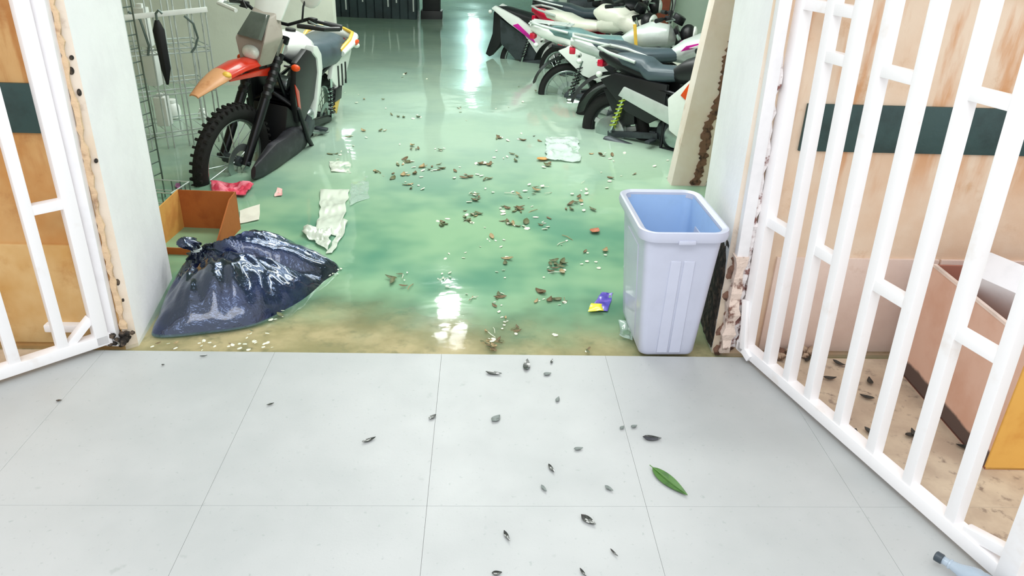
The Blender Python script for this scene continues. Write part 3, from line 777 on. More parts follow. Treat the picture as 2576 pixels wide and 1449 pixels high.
# fuel tank, shrouds, panels
MB().ell([(.86, .98, .06, .05), (.78, .97, .11, .09), (.62, .96, .13, .10), (.46, .93, .10, .07), (.40, .92, .07, .05)], 18).obj('fuel_tank', M_wpl, db)
MB().cyl((.66, 0, 1.05), (.66, 0, 1.075), .034, n=18).obj('fuel_cap', M_blk, db, bevel=.004)
shr = [(.98, .93), (.97, .70), (.90, .52), (.78, .50), (.60, .62), (.56, .80), (.62, .94), (.80, .99)]
wst = [(.70, 1.0), (.62, .985), (.53, .92), (.49, .82), (.50, .66), (.56, .48), (.60, .48), (.57, .64), (.57, .80), (.61, .90), (.70, .95)]
for s in (-1, 1):
    a, b = sorted((s*.125, s*.165)); p_ = prism_part(db, 'tank_shroud', shr, a, b, M_blk, .010)
    a, b = sorted((s*.12, s*.178)); prism_part(db, 'white_panel', wst, a, b, M_wpl, .010, 'white crescent side panel')
    a, b = sorted((s*.163, s*.17)); MB().prism([(1.00, .80), (.97, .74), (.86, .52), (.84, .54), (.92, .74)], a, b).obj('shroud_flash', M_red, p_, bevel=.002, label='red flash on the shroud')
    indicator(db, (1.02, s*.10, .91), s, M_org)
    a, b = sorted((s*.10, s*.135))
    sp = prism_part(db, 'side_panel', [(.12, .76), (-.30, .86), (-.34, .80), (-.16, .50), (-.02, .36), (.07, .42), (.0, .58), (.14, .66)], a, b, M_wpl, .008)
    a, b = sorted((s*.13, s*.142))
    MB().prism([(-.10, .48), (-.03, .36), (.06, .42), (-.01, .54)], a, b).obj('panel_tip', M_yel, sp, bevel=.003, label='yellow panel tip')
    for k in range(3):
        x = .02-k*.09; MB().prism([(x, .74), (x-.02, .74), (x-.09, .56), (x-.07, .56)], a, b).obj('panel_vent', M_blk, sp, bevel=.001, seg=1)
    indicator(db, (-.38, s*.08, .84), s)
    MB().box((.42, s*.17, .36), (.05, .09, .02)).obj('foot_peg', M_gry, db, bevel=.004)
MB().ell([(.60, .90, .07, .06), (.50, .885, .12, .09), (.30, .85, .15, .11), (.05, .84, .165, .105), (-.12, .865, .15, .085), (-.18, .88, .10, .06)], 18, 2.8).obj('seat', M_seat, db)
mb = MB(); mb.tube([(.02, .165, .84), (-.16, .18, .89), (-.32, .15, .91), (-.38, .06, .915), (-.38, -.06, .915), (-.32, -.15, .91), (-.16, -.18, .89), (.02, -.165, .84)], [.022, .030, .036, .038, .038, .036, .030, .022], 12)
tl = mb.obj('tail', M_wpl, db)
mb = MB(); mb.tube([(.04, .155, .865), (-.14, .17, .92), (-.30, .14, .943), (-.37, .05, .95), (-.37, -.05, .95), (-.30, -.14, .943), (-.14, -.17, .92), (.04, -.155, .865)], .014, 8)
mb.obj('tail_trim', M_yel, tl, label='yellow trim of the tail')
for s in (-1, 1): MB().sphere((-.22, s*.20, .893), (.07, .012, .022), 12, 6).obj('tail_flash', M_org, tl)
MB().box((-.40, 0, .86), (.04, .11, .06)).obj('tail_light', M_redp, db, bevel=.008)
MB().loft([[(x, -.07, z), (x, .07, z), (x, .07, z-.012), (x, -.07, z-.012)] for x, z in ((-.05, .78), (-.25, .82), (-.42, .80), (-.50, .70))]).obj('rear_fender', M_blk, db, bevel=.003)
# skid plate and muddy guard around the engine
MB().loft([[(x, -w, z), (x, w, z), (x, w*1.15, z+h), (x, -w*1.15, z+h)] for x, z, w, h in ((.40, .22, .10, .16), (.66, .20, .14, .26), (.86, .25, .14, .30), (.97, .36, .10, .28))]).obj('skid_plate', M_blk, db, bevel=.012)
mb = MB().ell([(1.52, .35, .015, .04), (1.42, .36, .035, .075), (1.24, .365, .05, .095), (1.08, .37, .055, .10), (.92, .38, .06, .11), (.74, .40, .06, .10), (.66, .41, .03, .05)], 18)
mb.v = [(x+.012*mnoise.noise(Vector((x*14, y*14, z*14))), y+.125+.012*mnoise.noise(Vector((x*16, z*16, 4))), z+.045*mnoise.noise(Vector((x*11, y*11, 9)))) for x, y, z in mb.v]
mb.obj('lower_cover', mat('black_muddy_cover', '2a2a30', .5, c2='45454c', vscale=10), db, label='crumpled black cover beside the front wheel')
MB().tube([(.93, .0, .70), (.92, .17, .62), (.80, .20, .40), (.62, .19, .26), (.50, .14, .28)], .016, 10).obj('crash_bar', M_blkm, db)
MB().tube([(.93, .0, .70), (.92, -.17, .62), (.80, -.20, .40), (.62, -.19, .26), (.50, -.14, .28)], .016, 10).obj('crash_bar', M_blkm, db)
MB().ell([(.52, .50, .03, .03), (.56, .50, .05, .05), (.62, .50, .05, .05), (.66, .50, .03, .03)], 12).obj('carburettor', M_alu, db, loc=(0, .12, 0))
MB().tube([(.55, .10, .36), (.45, .16, .34), (.30, .20, .30)], .012, 8).obj('shift_lever', M_alu, db)
MB().box((-.02, .14, .52), (.16, .02, .10)).obj('chain_guard', M_blk, db, bevel=.004)

# the front end is turned a little towards the wall
st = math.radians(-13); cst = Vector((.95, 0, 0)); Rst = Matrix.Rotation(st, 3, 'Z')
for ch in db.children:
    if ch.name.split('.')[0] in ('fork_leg', 'triple_clamp', 'axle', 'front_fender', 'headlight_mask', 'handlebar', 'speedometer', 'mirror', 'hand_guard', 'wind_deflector') or (ch.name.startswith('wheel') and ch.data.vertices[0].co.x > .6):
        ch.rotation_euler = (0, 0, st); ch.location = cst-Rst @ cst
# --- road bikes on the right
def road_bike(label, loc, yaw, tank, panel, kind='alloy', R=.30, tailc=None, seatm=M_seat, tankflash=None, rack=False, shroud=None, dark=False, wb=1.28, decal=None, frame_white=False, spring=None, ts=0.0):
    b = thing('motorcycle', label, 'motorcycle', loc, yaw)
    tailc = tailc or M_blk
    wheel(b, 0, R, R, .048 if kind == 'alloy' else .036, kind); wheel(b, wb, R, R, .040, kind)
    fork(b, (wb-.36, .93), (wb-.01, R), R, M_gry, False)
    swing(b, .42, .36, R, M_gry, spring); frame_tubes(b, (wb-.38, .88), .46, .36, (-.16+ts, .74), M_wpl if frame_white else M_blkm)
    engine(b, .60, .39, 1.0, .35)
    exhaust(b, [(.74, -.05, .52), (.86, -.09, .40), (.66, -.14, .25), (.50, -.16, .22), (.40, -.17, .22), (.02, -.185, .27)], .045, M_gry if dark else M_chr)
    MB().ell([(.92, .86, .05, .05), (.86, .87, .12, .10), (.70, .87, .145, .12), (.54, .83, .12, .09), (.45, .80, .07, .05)], 18).obj('fuel_tank', tank, b)
    MB().cyl((.72, 0, .98), (.72, 0, 1.0), .032, n=16).obj('fuel_cap', M_chr, b, bevel=.003)
    for s in (-1, 1):
        if tankflash:
            y0, y1 = sorted((s*.13, s*.155)); MB().prism([(.98, .83), (.92, .90), (.70, .93), (.56, .88), (.70, .885), (.88, .85)], y0, y1).obj('tank_flash', tankflash, b, bevel=.004)
        if decal:
            y0, y1 = sorted((s*.15, s*.160)); MB().prism([(.80, .90), (.74, .945), (.54, .895), (.50, .85), (.66, .895)], y0-.012*s, y1-.012*s).obj('decal', decal, b, bevel=.002)
        if shroud:
            y0, y1 = sorted((s*.13, s*.185)); q = prism_part(b, 'tank_shroud', [(.86, .86), (.66, .82), (.50, .66), (.54, .44), (.66, .38), (.84, .62)], y0, y1, M_wpl, .012)
            y0, y1 = sorted((s*.183, s*.192)); MB().prism([(.86, .85), (.66, .80), (.60, .70), (.76, .60)], y0, y1).obj('shroud_flash', shroud, q, bevel=.004, label='orange flash on the shroud')
            y0, y1 = sorted((s*.125, s*.15)); MB().prism([(.12, .68), (.54, .58), (.58, .52), (.52, .47), (.08, .61)], y0, y1).obj('side_rail', M_silver, b, bevel=.006)
        y0, y1 = sorted((s*.09, s*.13)); prism_part(b, 'side_panel', [(.46, .74), (.02, .76), (-.10, .70), (.14, .50), (.34, .44), (.46, .52)], y0, y1, panel, .010)
        indicator(b, (-.30+ts, s*.07, .74), s, M_clear); indicator(b, (wb-.30, s*.08, .82), s, M_org)
        MB().box((.40, s*.17, .33), (.04, .10, .02)).obj('foot_peg', M_gry, b, bevel=.004)
        mirror_part(b, wb-.42, 1.04, s)
    MB().ell([(.52, .80, .07, .04), (.42, .795, .12, .055), (.22+ts*.4, .785, .135, .06), (.14+ts*.6, .80, .13, .065), (.06+ts*.8, .83, .12, .06), (-.14+ts, .85, .10, .05), (-.22+ts, .86, .06, .03)], 18, 2.8).obj('seat', seatm, b)
    MB().ell([(.10+ts, .76, .11, .04), (-.10+ts, .80, .10, .06), (-.28+ts, .845, .075, .055), (-.38+ts, .87, .04, .03)], 16, 2.6).obj('tail', tailc, b)
    mb = MB(); mb.tube([(-.02+ts, .12, .86), (-.24+ts, .13, .90), (-.36+ts, .08, .92), (-.36+ts, -.08, .92), (-.24+ts, -.13, .90), (-.02+ts, -.12, .86)], .012, 8); mb.obj('grab_rail', M_silver, b)
    if rack:
        mb = MB()
        for s in (-1, 0, 1): mb.beam((.0, s*.08, .91), (-.38, s*.08, .93), .02, .012, (0, 1, 0))
        for x in (-.05, -.2, -.38): mb.beam((x, -.10, .915), (x, .10, .915), .02, .012, (1, 0, 0))
        mb.obj('luggage_rack', M_silver, b, bevel=.002, seg=1)
    MB().box((-.36+ts, 0, .80), (.05, .10, .05)).obj('tail_light', M_redp, b, bevel=.01)
    def fen(x0, r, a0, a1, w):
        rings = []
        for k in range(13):
            a = math.radians(lerp(a0, a1, k/12)); c, s_ = math.cos(a), math.sin(a)
            rings.append([(x0+r*c, -w, R+r*s_), (x0+(r+.02)*c, 0, R+(r+.02)*s_), (x0+r*c, w, R+r*s_), (x0+(r-.006)*c, 0, R+(r-.006)*s_)])
        return MB().loft(rings)
    fen(0, R+.05, 60, 165, .06).obj('rear_fender', M_blk, b); fen(wb, R+.025, 20, 160, .055).obj('front_fender', tank if not dark else M_blk, b)
    mb = MB(); mb.sphere((wb-.26, 0, .90), (.07, .085, .085), 18, 12); hl = mb.obj('headlight', M_blk, b)
    MB().sphere((wb-.205, 0, .90), (.03, .072, .072), 16, 10).obj('headlamp', M_clear, hl)
    handlebar(b, wb-.42, 1.0, .36, .05, .10)
    MB().cyl((wb-.37, 0, .99), (wb-.34, 0, 1.05), .06, .055, 18).obj('speedometer', M_blkm, b, bevel=.005)
    MB().tube([(.35, .12, .40), (.25, .16, .32), (.05, .18, .10)], .012, 8).obj('kick_stand', M_gry, b)
    return b
A = road_bike('black motorcycle with orange and white shroud, nearest on the right, rear wheel half under water', (1.045, 5.80, GZ), math.radians(-40), M_blk, M_blk, 'alloy', .30, M_blk, shroud=M_org, dark=True, spring=M_lime, ts=.20)
MB().tube([(0, -.045, .30), (0, -.085, .30), (0, -.10, .30)], [.13, .128, .08], 28).obj('drum_cover', M_alu, A)
MB().prism([(-.10, .62), (.16, .66), (.20, .40), (.06, .36)], -.07, .07).obj('inner_fender', M_blk, A, bevel=.01)
road_bike('dark motorcycle with white tank flash and magenta decals behind the nearest black bike', (1.10, 6.40, GZ), math.radians(-6), M_silver, M_blk, 'alloy', .29, M_silver, tankflash=M_wpl, decal=M_mag, dark=True, frame_white=True)
B = road_bike('white motorcycle with chrome wire wheels and luggage rack, second row on the right', (.81, 7.12, GZ), math.radians(-16), M_silver, M_wpl, 'spoke', .29, M_wpl, seatm=M_teal, rack=True)
D = road_bike('red and cream motorcycle parked behind the white one', (.84, 8.32, GZ), math.radians(-42), M_cream, M_redp, 'spoke', .28, M_redp, seatm=M_cream)
MB().ell([(.40, .93, .04, .03), (.50, .93, .12, .09), (.72, .90, .15, .12), (.92, .84, .12, .10), (1.02, .80, .05, .04)], 18).obj('tank_cover', M_cream, D, label='cream cover over the tank')
road_bike('dark motorcycle at the very back against the pale wall', (.95, 9.25, GZ), math.radians(-10), M_blkm, M_blk, 'alloy', .29, M_blk, dark=True)

# --- underbone scooter at the far right of the lane
ub = thing('scooter', 'dark step-through scooter with a white and pink tail panel beside the water lane', 'scooter', (.46, 8.95, GZ), math.radians(-20))
wheel(ub, 0, .27, .27, .034, 'spoke'); wheel(ub, 1.2, .27, .27, .032, 'spoke')
fork(ub, (.92, .86), (1.19, .27), .27, M_gry, False); swing(ub, .40, .32, .27, M_gry); engine(ub, .56, .30, .8, 1.6)
for s in (-1, 1):
    y0, y1 = sorted((s*.09, s*.15))
    p_ = prism_part(ub, 'tail_panel', [(-.34, .84), (-.30, .87), (-.02, .76), (.20, .62), (.42, .40), (.40, .32), (.24, .36), (.06, .58), (-.14, .70)], y0, y1, M_wpl, .012, 'white sloping tail panel')
    y0, y1 = sorted((s*.148, s*.158)); MB().prism([(-.02, .70), (.16, .56), (.20, .50), (.10, .56), (-.08, .68)], y0, y1).obj('decal', M_mag, p_, bevel=.002, label='pink decal')
    y0, y1 = sorted((s*.05, s*.20)); prism_part(ub, 'leg_shield', [(.98, .86), (.92, .88), (.74, .52), (.62, .34), (.70, .32), (.84, .50)], y0, y1, M_blk, .01)
    indicator(ub, (-.36, s*.04, .80), s, M_clear)
    mirror_part(ub, .88, 1.02, s)
MB().ell([(-.34, .82, .04, .03), (-.20, .80, .11, .06), (.10, .74, .12, .06), (.34, .70, .10, .05), (.44, .68, .05, .03)], 16, 2.6).obj('seat', M_blk, ub)
MB().prism([(-.34, .80), (-.24, .78), (-.20, .58), (-.27, .42), (-.38, .30), (-.43, .33), (-.35, .56)], -.065, .065).obj('rear_fender', M_blk, ub, bevel=.012)
MB().prism([(-.26, .74), (.06, .56), (.34, .36), (.30, .28), (-.06, .30), (-.24, .46)], -.085, .085).obj('body_cover', M_gry, ub, bevel=.012)
handlebar(ub, .88, .98, .32, .04, .08)
MB().ell([(.78, .96, .05, .04), (.88, .97, .12, .07), (.98, .92, .10, .08), (1.04, .88, .04, .04)], 14).obj('headlight', M_blk, ub)
exhaust(ub, [(.64, -.06, .24), (.56, -.10, .14), (.30, -.14, .18), (.15, -.15, .20), (-.26, -.16, .24)], .040, M_gry)
MB().prism([(1.0, .55), (1.2, .575), (1.40, .48), (1.38, .46), (1.2, .555), (1.02, .53)], -.06, .06).obj('front_fender', M_wpl, ub, bevel=.004)

# ---------------------------------------------------------------- things at the back
t = thing('counter', 'low dark teal panelled counter at the far left end of the flooded garage', 'counter', (-3.2, 12.30, GZ))
M_sh = mat('counter_dark', '39494d', .5, c2='2b363a', vscale=2)
MB().box((1.09, .35, .53), (2.18, .6, 1.06)).obj('carcass', M_sh, t, bevel=.01)
MB().box((1.09, .33, 1.075), (2.24, .7, .03)).obj('top', M_gry, t, bevel=.008)
for k in range(17):
    q = MB().box((.065+k*.128, .04, .53), (.120, .04, 1.04)).obj('panel', M_sh, t, bevel=.008, seg=1)
    if k % 3: MB().box((.065+k*.128+.02, .016, .52+.06*(k % 4)), (.022, .012, .26)).obj('light_streak', M_wht, q, bevel=.003, seg=1)  # pale strips shaped as light streaks reflected on the counter front
t = thing('steel_column', 'black square column standing in the water right of the dark shutter', 'column', (-.80, 12.55, GZ))
MB().box((0, 0, 1.4), (.27, .25, 2.8)).obj('shaft', M_blk, t, bevel=.01); MB().box((0, 0, .2), (.33, .31, .40)).obj('base', M_blk, t, bevel=.01)
t = thing('door_frame', 'red-brown timber door post against the pale green wall at the back right', 'door frame', (2.22, 9.84, GZ))
M_rb = mat('red_brown_wood', 'a4573f', .55, c2='8e4633', vscale=4)
MB().box((0, 0, 1.3), (.15, .10, 2.6)).obj('post', M_rb, t, bevel=.006)
for x in (-.14, .12): MB().box((x, .02, 1.3), (.06, .06, 2.6)).obj('architrave', M_ing, t, bevel=.006)
t = thing('cabinet', 'dark metal cabinet behind the parked motorcycles', 'cabinet', (1.35, 9.84, GZ))
MB().box((0, 0, .45), (.62, .28, .90)).obj('carcass', M_sh, t, bevel=.01)
for s in (-1, 1):
    d_ = MB().box((s*.155, -.15, .47), (.295, .02, .80)).obj('door', M_gry, t, bevel=.005); MB().box((s*.03, -.17, .5), (.012, .02, .10)).obj('handle', M_chr, d_, bevel=.003)
t = thing('stick', 'thin yellow stick leaning among the parked motorcycles', 'stick', (1.36, 6.76, GZ))
MB().beam((.10, 0, .0), (-.06, .0, .98), .028, .014, (1, 0, 0)).obj('upper_piece', M_yel, t, bevel=.003)
MB().beam((.015, -.012, .47), (-.0, -.012, .56), .034, .012, (1, 0, 0)).obj('tape_band', M_blk, t, bevel=.002)

# lamps
M_lamp = mat('lamp_globe', 'ffffff', .4, emit=40.0, var=0)
M_tube = mat('lamp_tube', 'f4fffb', .4, emit=18.0, var=0)
for x, y, r, lab in ((-.44, 7.95, .125, 'large white globe lamp hanging from the garage ceiling'), (-.42, 7.26, .075, 'small white globe lamp, the left one of the pair nearer the gate'), (-.24, 7.20, .085, 'small white globe lamp, the right one of the pair nearer the gate')):
    t = thing('globe_lamp', lab, 'lamp', (x, y, 2.62))
    MB().sphere((0, 0, 0), r, 20, 12).obj('globe', M_lamp, t); MB().cyl((0, 0, r*.9), (0, 0, .15), .03).obj('stem', M_alu, t)
t = thing('wall_lamp', 'upright bright tube lamp on the far wall of the garage', 'lamp', (-.22, 18.98, 1.0))
MB().box((0, .015, .55), (.22, .03, 1.7)).obj('housing', M_wht, t, bevel=.005)
MB().tube([(-.0, -.13, -.25), (0, -.13, 1.30)], .125, 14).obj('tube', M_tube, t)

# ---------------------------------------------------------------- litter on the water and the porch
def at(px, py, z):
    d = fwd + (px-1288)/FPX*Rv + (py-724.5)/FPX*Dv
    return Vector((0, 0, CAMH)) + d*((z-CAMH)/d.z)
def leaf_mesh(name, L, Wd, mt, curl=.15, veins=True, n=8, fold=1.0):
    mb = MB(); t = .0012
    top = []; 
    for k in range(n+1):
        u = k/n; w = Wd/2*math.sin(PI*u**.85)**.8*(1-.25*u) if 0 < k < n else .0006
        x = (u-.5)*L; zc = curl*L*((u-.5)**2)
        top.append([(x, -w, zc+abs(w)*.35*fold), (x, -w*.45, zc+abs(w)*.08*fold), (x, 0, zc), (x, w*.45, zc+abs(w)*.08*fold), (x, w, zc+abs(w)*.35*fold)])
    rings = [r+[(x, y, z-t) for x, y, z in r[::-1]] for r in top]
    mb.loft(rings)
    return mb
M_lf = [mat('dead_leaf_brown', '7d6a4c', .7, c2='52432f', vscale=40), mat('dead_leaf_olive', '6f7450', .65, c2='4a5238', vscale=40),
        mat('dead_leaf_tan', 'b29c74', .7, c2='8c7652', vscale=40), mat('dead_leaf_dark', '3c3a34', .6, c2='22211f', vscale=40)]
M_pale = mat('pale_scrap', 'e8ebd8', .5, c2='cfd4b4', vscale=30)
M_flo = mat('leaf_rosy', 'c47a58', .6, c2='a55a44', vscale=30)
protos = {}
def small(kind, mi):
    key = (kind, mi)
    if key not in protos:
        m_ = (M_lf+[M_pale, M_flo])[mi]
        if kind == 'leaf': o = leaf_mesh('leaf', .060, .024, m_, .5, n=6).obj('floating_leaf', m_, smooth=0)
        elif kind == 'broad': o = leaf_mesh('leaf', .055, .036, m_, .9, n=6).obj('floating_leaf', m_, smooth=0)
        elif kind == 'twig': o = MB().tube([(-.05, 0, 0), (-.01, .004, .003), (.05, -.004, 0)], [.0025, .003, .002], 5).obj('floating_twig', m_, smooth=0)
        else:
            mb = MB(); rings = []
            for x, hw in ((-.018, .004), (-.008, .013), (.010, .011), (.019, .003)): rings.append([(x, -hw, .002+.2*hw), (x, 0, .005), (x, hw, .001), (x, 0, -.001)])
            o = mb.loft(rings).obj('floating_scrap', m_, smooth=0)
        protos[key] = [o, False]
    p = protos[key]
    if not p[1]: p[1] = True; return p[0]
    c = p[0].copy(); COL.objects.link(c); return c
TX = {'leaf': ('withered brown or olive leaf floating on the green flood water', 'leaf', 'withered leaves floating on the flood water'),
      'broad': ('withered brown or olive leaf floating on the green flood water', 'leaf', 'withered leaves floating on the flood water'),
      'twig': ('thin pale twig floating on the green flood water', 'twig', 'twigs floating on the flood water'),
      'scrap': ('tiny pale scrap floating on the green flood water', 'scrap', 'pale scraps floating on the flood water')}
def put(kind, mi, px, py, sc, z=WZ+.004):
    o = small(kind, mi); p = at(px, py, z); o.location = p
    o.rotation_euler = (random.uniform(-.25, .25), random.uniform(-.25, .25), random.uniform(0, 6.28)); o.scale = (sc, sc, sc)
    colr = ('brown', 'olive', 'tan', 'dark', 'pale', 'rusty')[mi]
    if py > 770: reg = 'in the shallow water along the porch edge' if px > 900 else 'in the shallow water in front of the garbage bag'
    elif py > 610: reg = 'in open water between garbage bag and bin' if px < 1330 else 'in the green water just left of the bin'
    elif py > 500: reg = 'in the near drifting band beyond the bin rim' if px > 1230 else 'in the near drifting band by the white plastic bag'
    elif py > 430: reg = 'in the middle drifting band'+(' toward the right post' if px > 1330 else ' level with the pink cloth')
    elif py > 330: reg = 'in the far drifting band'+(' by the clear wrapper' if px > 1300 else ' level with the dirt bike engine')
    else: reg = 'alone on the far water between the motorcycles'
    noun, cat, base = {'leaf': ('slim withered leaf', 'leaf', 'leaves'), 'broad': ('broad withered leaf', 'leaf', 'leaves'), 'twig': ('thin twig', 'twig', 'twigs'), 'scrap': ('tiny scrap', 'scrap', 'scraps')}[kind]
    lab = colr+' '+noun+' floating '+reg
    return tag(o, lab, cat, colr+' '+noun+' '+reg)
# clusters as seen drifting on the water: px, py, spread x, spread y, leaves, scraps, twigs
for cx, cy, sx, sy, nl_, ns_, nt_ in ((1035, 368, 22, 9, 4, 1, 0), (1100, 378, 22, 5, 1, 3, 0), (1018, 410, 22, 12, 5, 3, 0), (1090, 420, 45, 9, 8, 5, 1), (1030, 440, 40, 8, 5, 2, 1),
        (1170, 445, 45, 9, 7, 4, 0), (1215, 412, 20, 12, 4, 4, 0), (1040, 470, 24, 12, 3, 3, 1), (1195, 490, 24, 16, 5, 5, 1), (1185, 545, 32, 14, 7, 4, 1), (1108, 565, 14, 12, 4, 1, 0),
        (1300, 525, 40, 12, 7, 4, 1), (1285, 565, 34, 14, 6, 5, 0), (1355, 565, 26, 12, 2, 5, 0), (1350, 475, 34, 12, 4, 3, 2), (1290, 490, 30, 10, 2, 2, 1), (1460, 520, 40, 16, 6, 2, 0),
        (1480, 480, 30, 25, 1, 6, 1), (1380, 410, 16, 14, 3, 1, 0), (1260, 395, 40, 14, 3, 4, 0), (1320, 350, 60, 14, 3, 5, 0), (1500, 388, 16, 6, 3, 0, 0), (1250, 345, 20, 10, 3, 1, 0),
        (950, 325, 20, 6, 3, 1, 0), (1000, 295, 50, 12, 4, 3, 0), (930, 250, 50, 20, 2, 4, 0), (1160, 290, 20, 20, 1, 4, 0), (900, 350, 40, 20, 1, 4, 0), (840, 390, 20, 16, 2, 2, 0), (955, 435, 12, 8, 3, 0, 0),
        (1015, 700, 20, 20, 4, 2, 2), (1115, 700, 28, 12, 0, 7, 1), (1185, 742, 22, 8, 0, 2, 2), (1255, 755, 12, 26, 4, 4, 0), (1402, 668, 28, 16, 9, 3, 1), (1265, 680, 16, 22, 2, 4, 0),
        (1360, 745, 12, 24, 3, 2, 0), (1410, 758, 26, 8, 3, 2, 1), (1298, 830, 10, 10, 3, 1, 0), (1235, 855, 18, 20, 14, 3, 3), (1265, 810, 8, 20, 1, 5, 0), (1420, 605, 14, 8, 0, 2, 2), (1500, 650, 40, 30, 2, 6, 0),
        (1250, 605, 36, 14, 1, 6, 0), (1130, 640, 50, 20, 0, 4, 0), (1395, 840, 14, 14, 0, 3, 0), (1475, 882, 10, 6, 2, 1, 0), (700, 800, 24, 14, 1, 4, 0), (650, 855, 26, 24, 1, 12, 0), (590, 868, 40, 12, 1, 8, 0),
        (480, 862, 70, 12, 1, 6, 0), (400, 872, 30, 8, 2, 3, 0), (845, 685, 14, 12, 0, 6, 0), (1300, 250, 80, 40, 1, 5, 0), (1020, 190, 50, 20, 1, 3, 0), (1540, 400, 30, 20, 1, 4, 0), (1560, 440, 40, 20, 2, 3, 0), (630, 610, 30, 30, 0, 3, 0), (1660, 430, 20, 20, 0, 3, 0)):
    for k in range(nl_): put(random.choice(('leaf', 'broad')), random.choice((0, 0, 1, 1, 2)), random.gauss(cx, sx*.6), random.gauss(cy, sy*.6), random.uniform(.6, 1.25)*(.55 if 800 < cy else .9))
    for k in range(ns_): put('scrap', 4, random.gauss(cx, sx*.7), random.gauss(cy, sy*.7), random.uniform(.4, 1.0)*(.6 if cy > 600 else .95))
    for k in range(nt_): put('twig', random.choice((2, 4)), random.gauss(cx, sx*.5), random.gauss(cy, sy*.5), random.uniform(.5, .9))

def single(name, lab, cat, mb, mt, p, rz=0, smooth=40, rot=None):
    o = mb.obj(name, mt, smooth=smooth); o.location = p; o.rotation_euler = rot or (0, 0, rz); return tag(o, lab, cat)
single('floating_leaf', 'rusty orange leaf floating right of the others, in front of the bin rim', 'leaf', leaf_mesh('l', .075, .06, M_flo, .5), M_flo, at(1497, 582, WZ+.004), 1.0)
single('floating_leaf', 'orange leaf floating beside the clear plastic wrapper', 'leaf', leaf_mesh('l', .11, .07, M_flo, .5), mat('leaf_orange', 'd59a55', .6, c2='b8803e'), at(1368, 402, WZ+.004), .4)

def crumple(poly_fn, nx, ny, amp, seed, th=.002, fx=7.0):
    rnd = random.Random(seed); ph = [rnd.uniform(0, 6.28) for _ in range(6)]
    top = {}; mb = MB(); vs = []
    for j in range(ny+1):
        for i in range(nx+1):
            x, y = poly_fn(i/nx, j/ny); u, v = i/nx, j/ny
            q_ = Vector((x*fx*1.1+seed*7.1, y*fx*1.1, seed*3.3))
            z = amp*(1.6*mnoise.noise(q_)+.9*abs(mnoise.noise(q_*2.3))+.5*mnoise.noise(q_*5.1))
            e_ = 1-max(abs(2*u-1), abs(2*v-1))**6; x += .02*mnoise.noise(q_*1.3+Vector((5, 0, 0))); y += .02*mnoise.noise(q_*1.3+Vector((0, 9, 0))); z *= .4+.6*e_
            vs.append((x, y, z+amp*.6))
    n = len(vs); K = nx+1
    fs = [(j*K+i, j*K+i+1, (j+1)*K+i+1, (j+1)*K+i) for j in range(ny) for i in range(nx)]
    b = [(x, y, z-th) for x, y, z in vs]
    fs2 = [tuple(q+n for q in f[::-1]) for f in fs]
    edge = []
    for i in range(nx): edge += [(i+1, i, n+i, n+i+1), (ny*K+i, ny*K+i+1, n+ny*K+i+1, n+ny*K+i)]
    for j in range(ny): edge += [(j*K, (j+1)*K, n+(j+1)*K, n+j*K), ((j+1)*K+nx, j*K+nx, n+j*K+nx, n+(j+1)*K+nx)]
    return mb.add(vs+b, fs+fs2+edge)
def quadfn(pts):
    q = [Vector((p.x, p.y)) for p in pts]
    c = sum(q, Vector((0, 0)))/4
    return c, (lambda u, v: tuple(((q[0]-c)*(1-u)+(q[1]-c)*u)*(1-v)+((q[3]-c)*(1-u)+(q[2]-c)*u)*v))
def sheet(name, lab, cat, pix, mt, amp, seed, nx=26, ny=22, z=WZ, th=.002, parent=None, fx=7.0):
    pts = [at(a, b, z) for a, b in pix]; c, fn = quadfn(pts)
    o = crumple(fn, nx, ny, amp, seed, th, fx).obj(name, mt, parent, smooth=50); o.location = (c.x, c.y, z+.001)
    return tag(o, lab, cat) if lab else o
M_bagw = mat('translucent_white_film', 'eaf2e4', .25, var=.04, alpha=.80, coat=.4)
M_clr = mat('clear_film', 'd6ede2', .12, var=.05, alpha=.42, coat=.8)
M_pink = mat('pink_cloth', 'f08a9c', .6, c2='de3c5a', vscale=16, amt=(.4, .6))
M_pinkp = mat('pale_pink', 'f6c6c0', .6, c2='ec9ea0', vscale=20)
M_mauve = mat('mauve_plastic', 'a8669a', .5)
pb = thing('plastic_bag', 'limp translucent white plastic bag drifting behind the black garbage bag', 'plastic bag', (0, 0, 0))
sheet('body', None, None, ((800, 585), (850, 600), (880, 480), (806, 482)), M_bagw, .012, 3, parent=pb)
sheet('mouth', None, None, ((758, 590), (826, 634), (838, 575), (778, 572)), M_bagw, .022, 5, parent=pb, fx=11)
sheet('handle', None, None, ((824, 640), (838, 640), (878, 560), (866, 555)), M_bagw, .012, 6, parent=pb)
sheet('side_film', None, None, ((880, 520), (925, 500), (930, 430), (885, 450)), M_clr, .006, 7, parent=pb)
sheet('plastic_wrapper', 'crumpled whitish plastic sheet floating near the black motorcycle', 'wrapper', ((832, 436), (886, 440), (880, 410), (828, 408)), M_bagw, .012, 9)
o = [x for x in COL.objects if x.name == 'plastic_wrapper'][0]; o['label'] = 'small crumpled white film floating above the limp white bag'
sheet('plastic_wrapper', 'clear crumpled plastic wrapper floating in front of the nearest black motorcycle', 'wrapper', ((1375, 405), (1460, 412), (1455, 350), (1372, 348)), mat('cloudy_film', 'e4f6ee', .2, var=.05, alpha=.72, coat=.6), .018, 11, fx=9)
sheet('sandal_cloth', 'soaked pink and red cloth floating under the dirt bike front wheel', 'cloth', ((535, 492), (615, 498), (640, 472), (530, 463)), M_pink, .030, 13, th=.006, fx=9)
sheet('pink_scrap', 'pale pink scrap floating right of the pink cloth', 'scrap', ((690, 496), (708, 494), (712, 478), (698, 476)), M_pinkp, .012, 15, 10, 10)
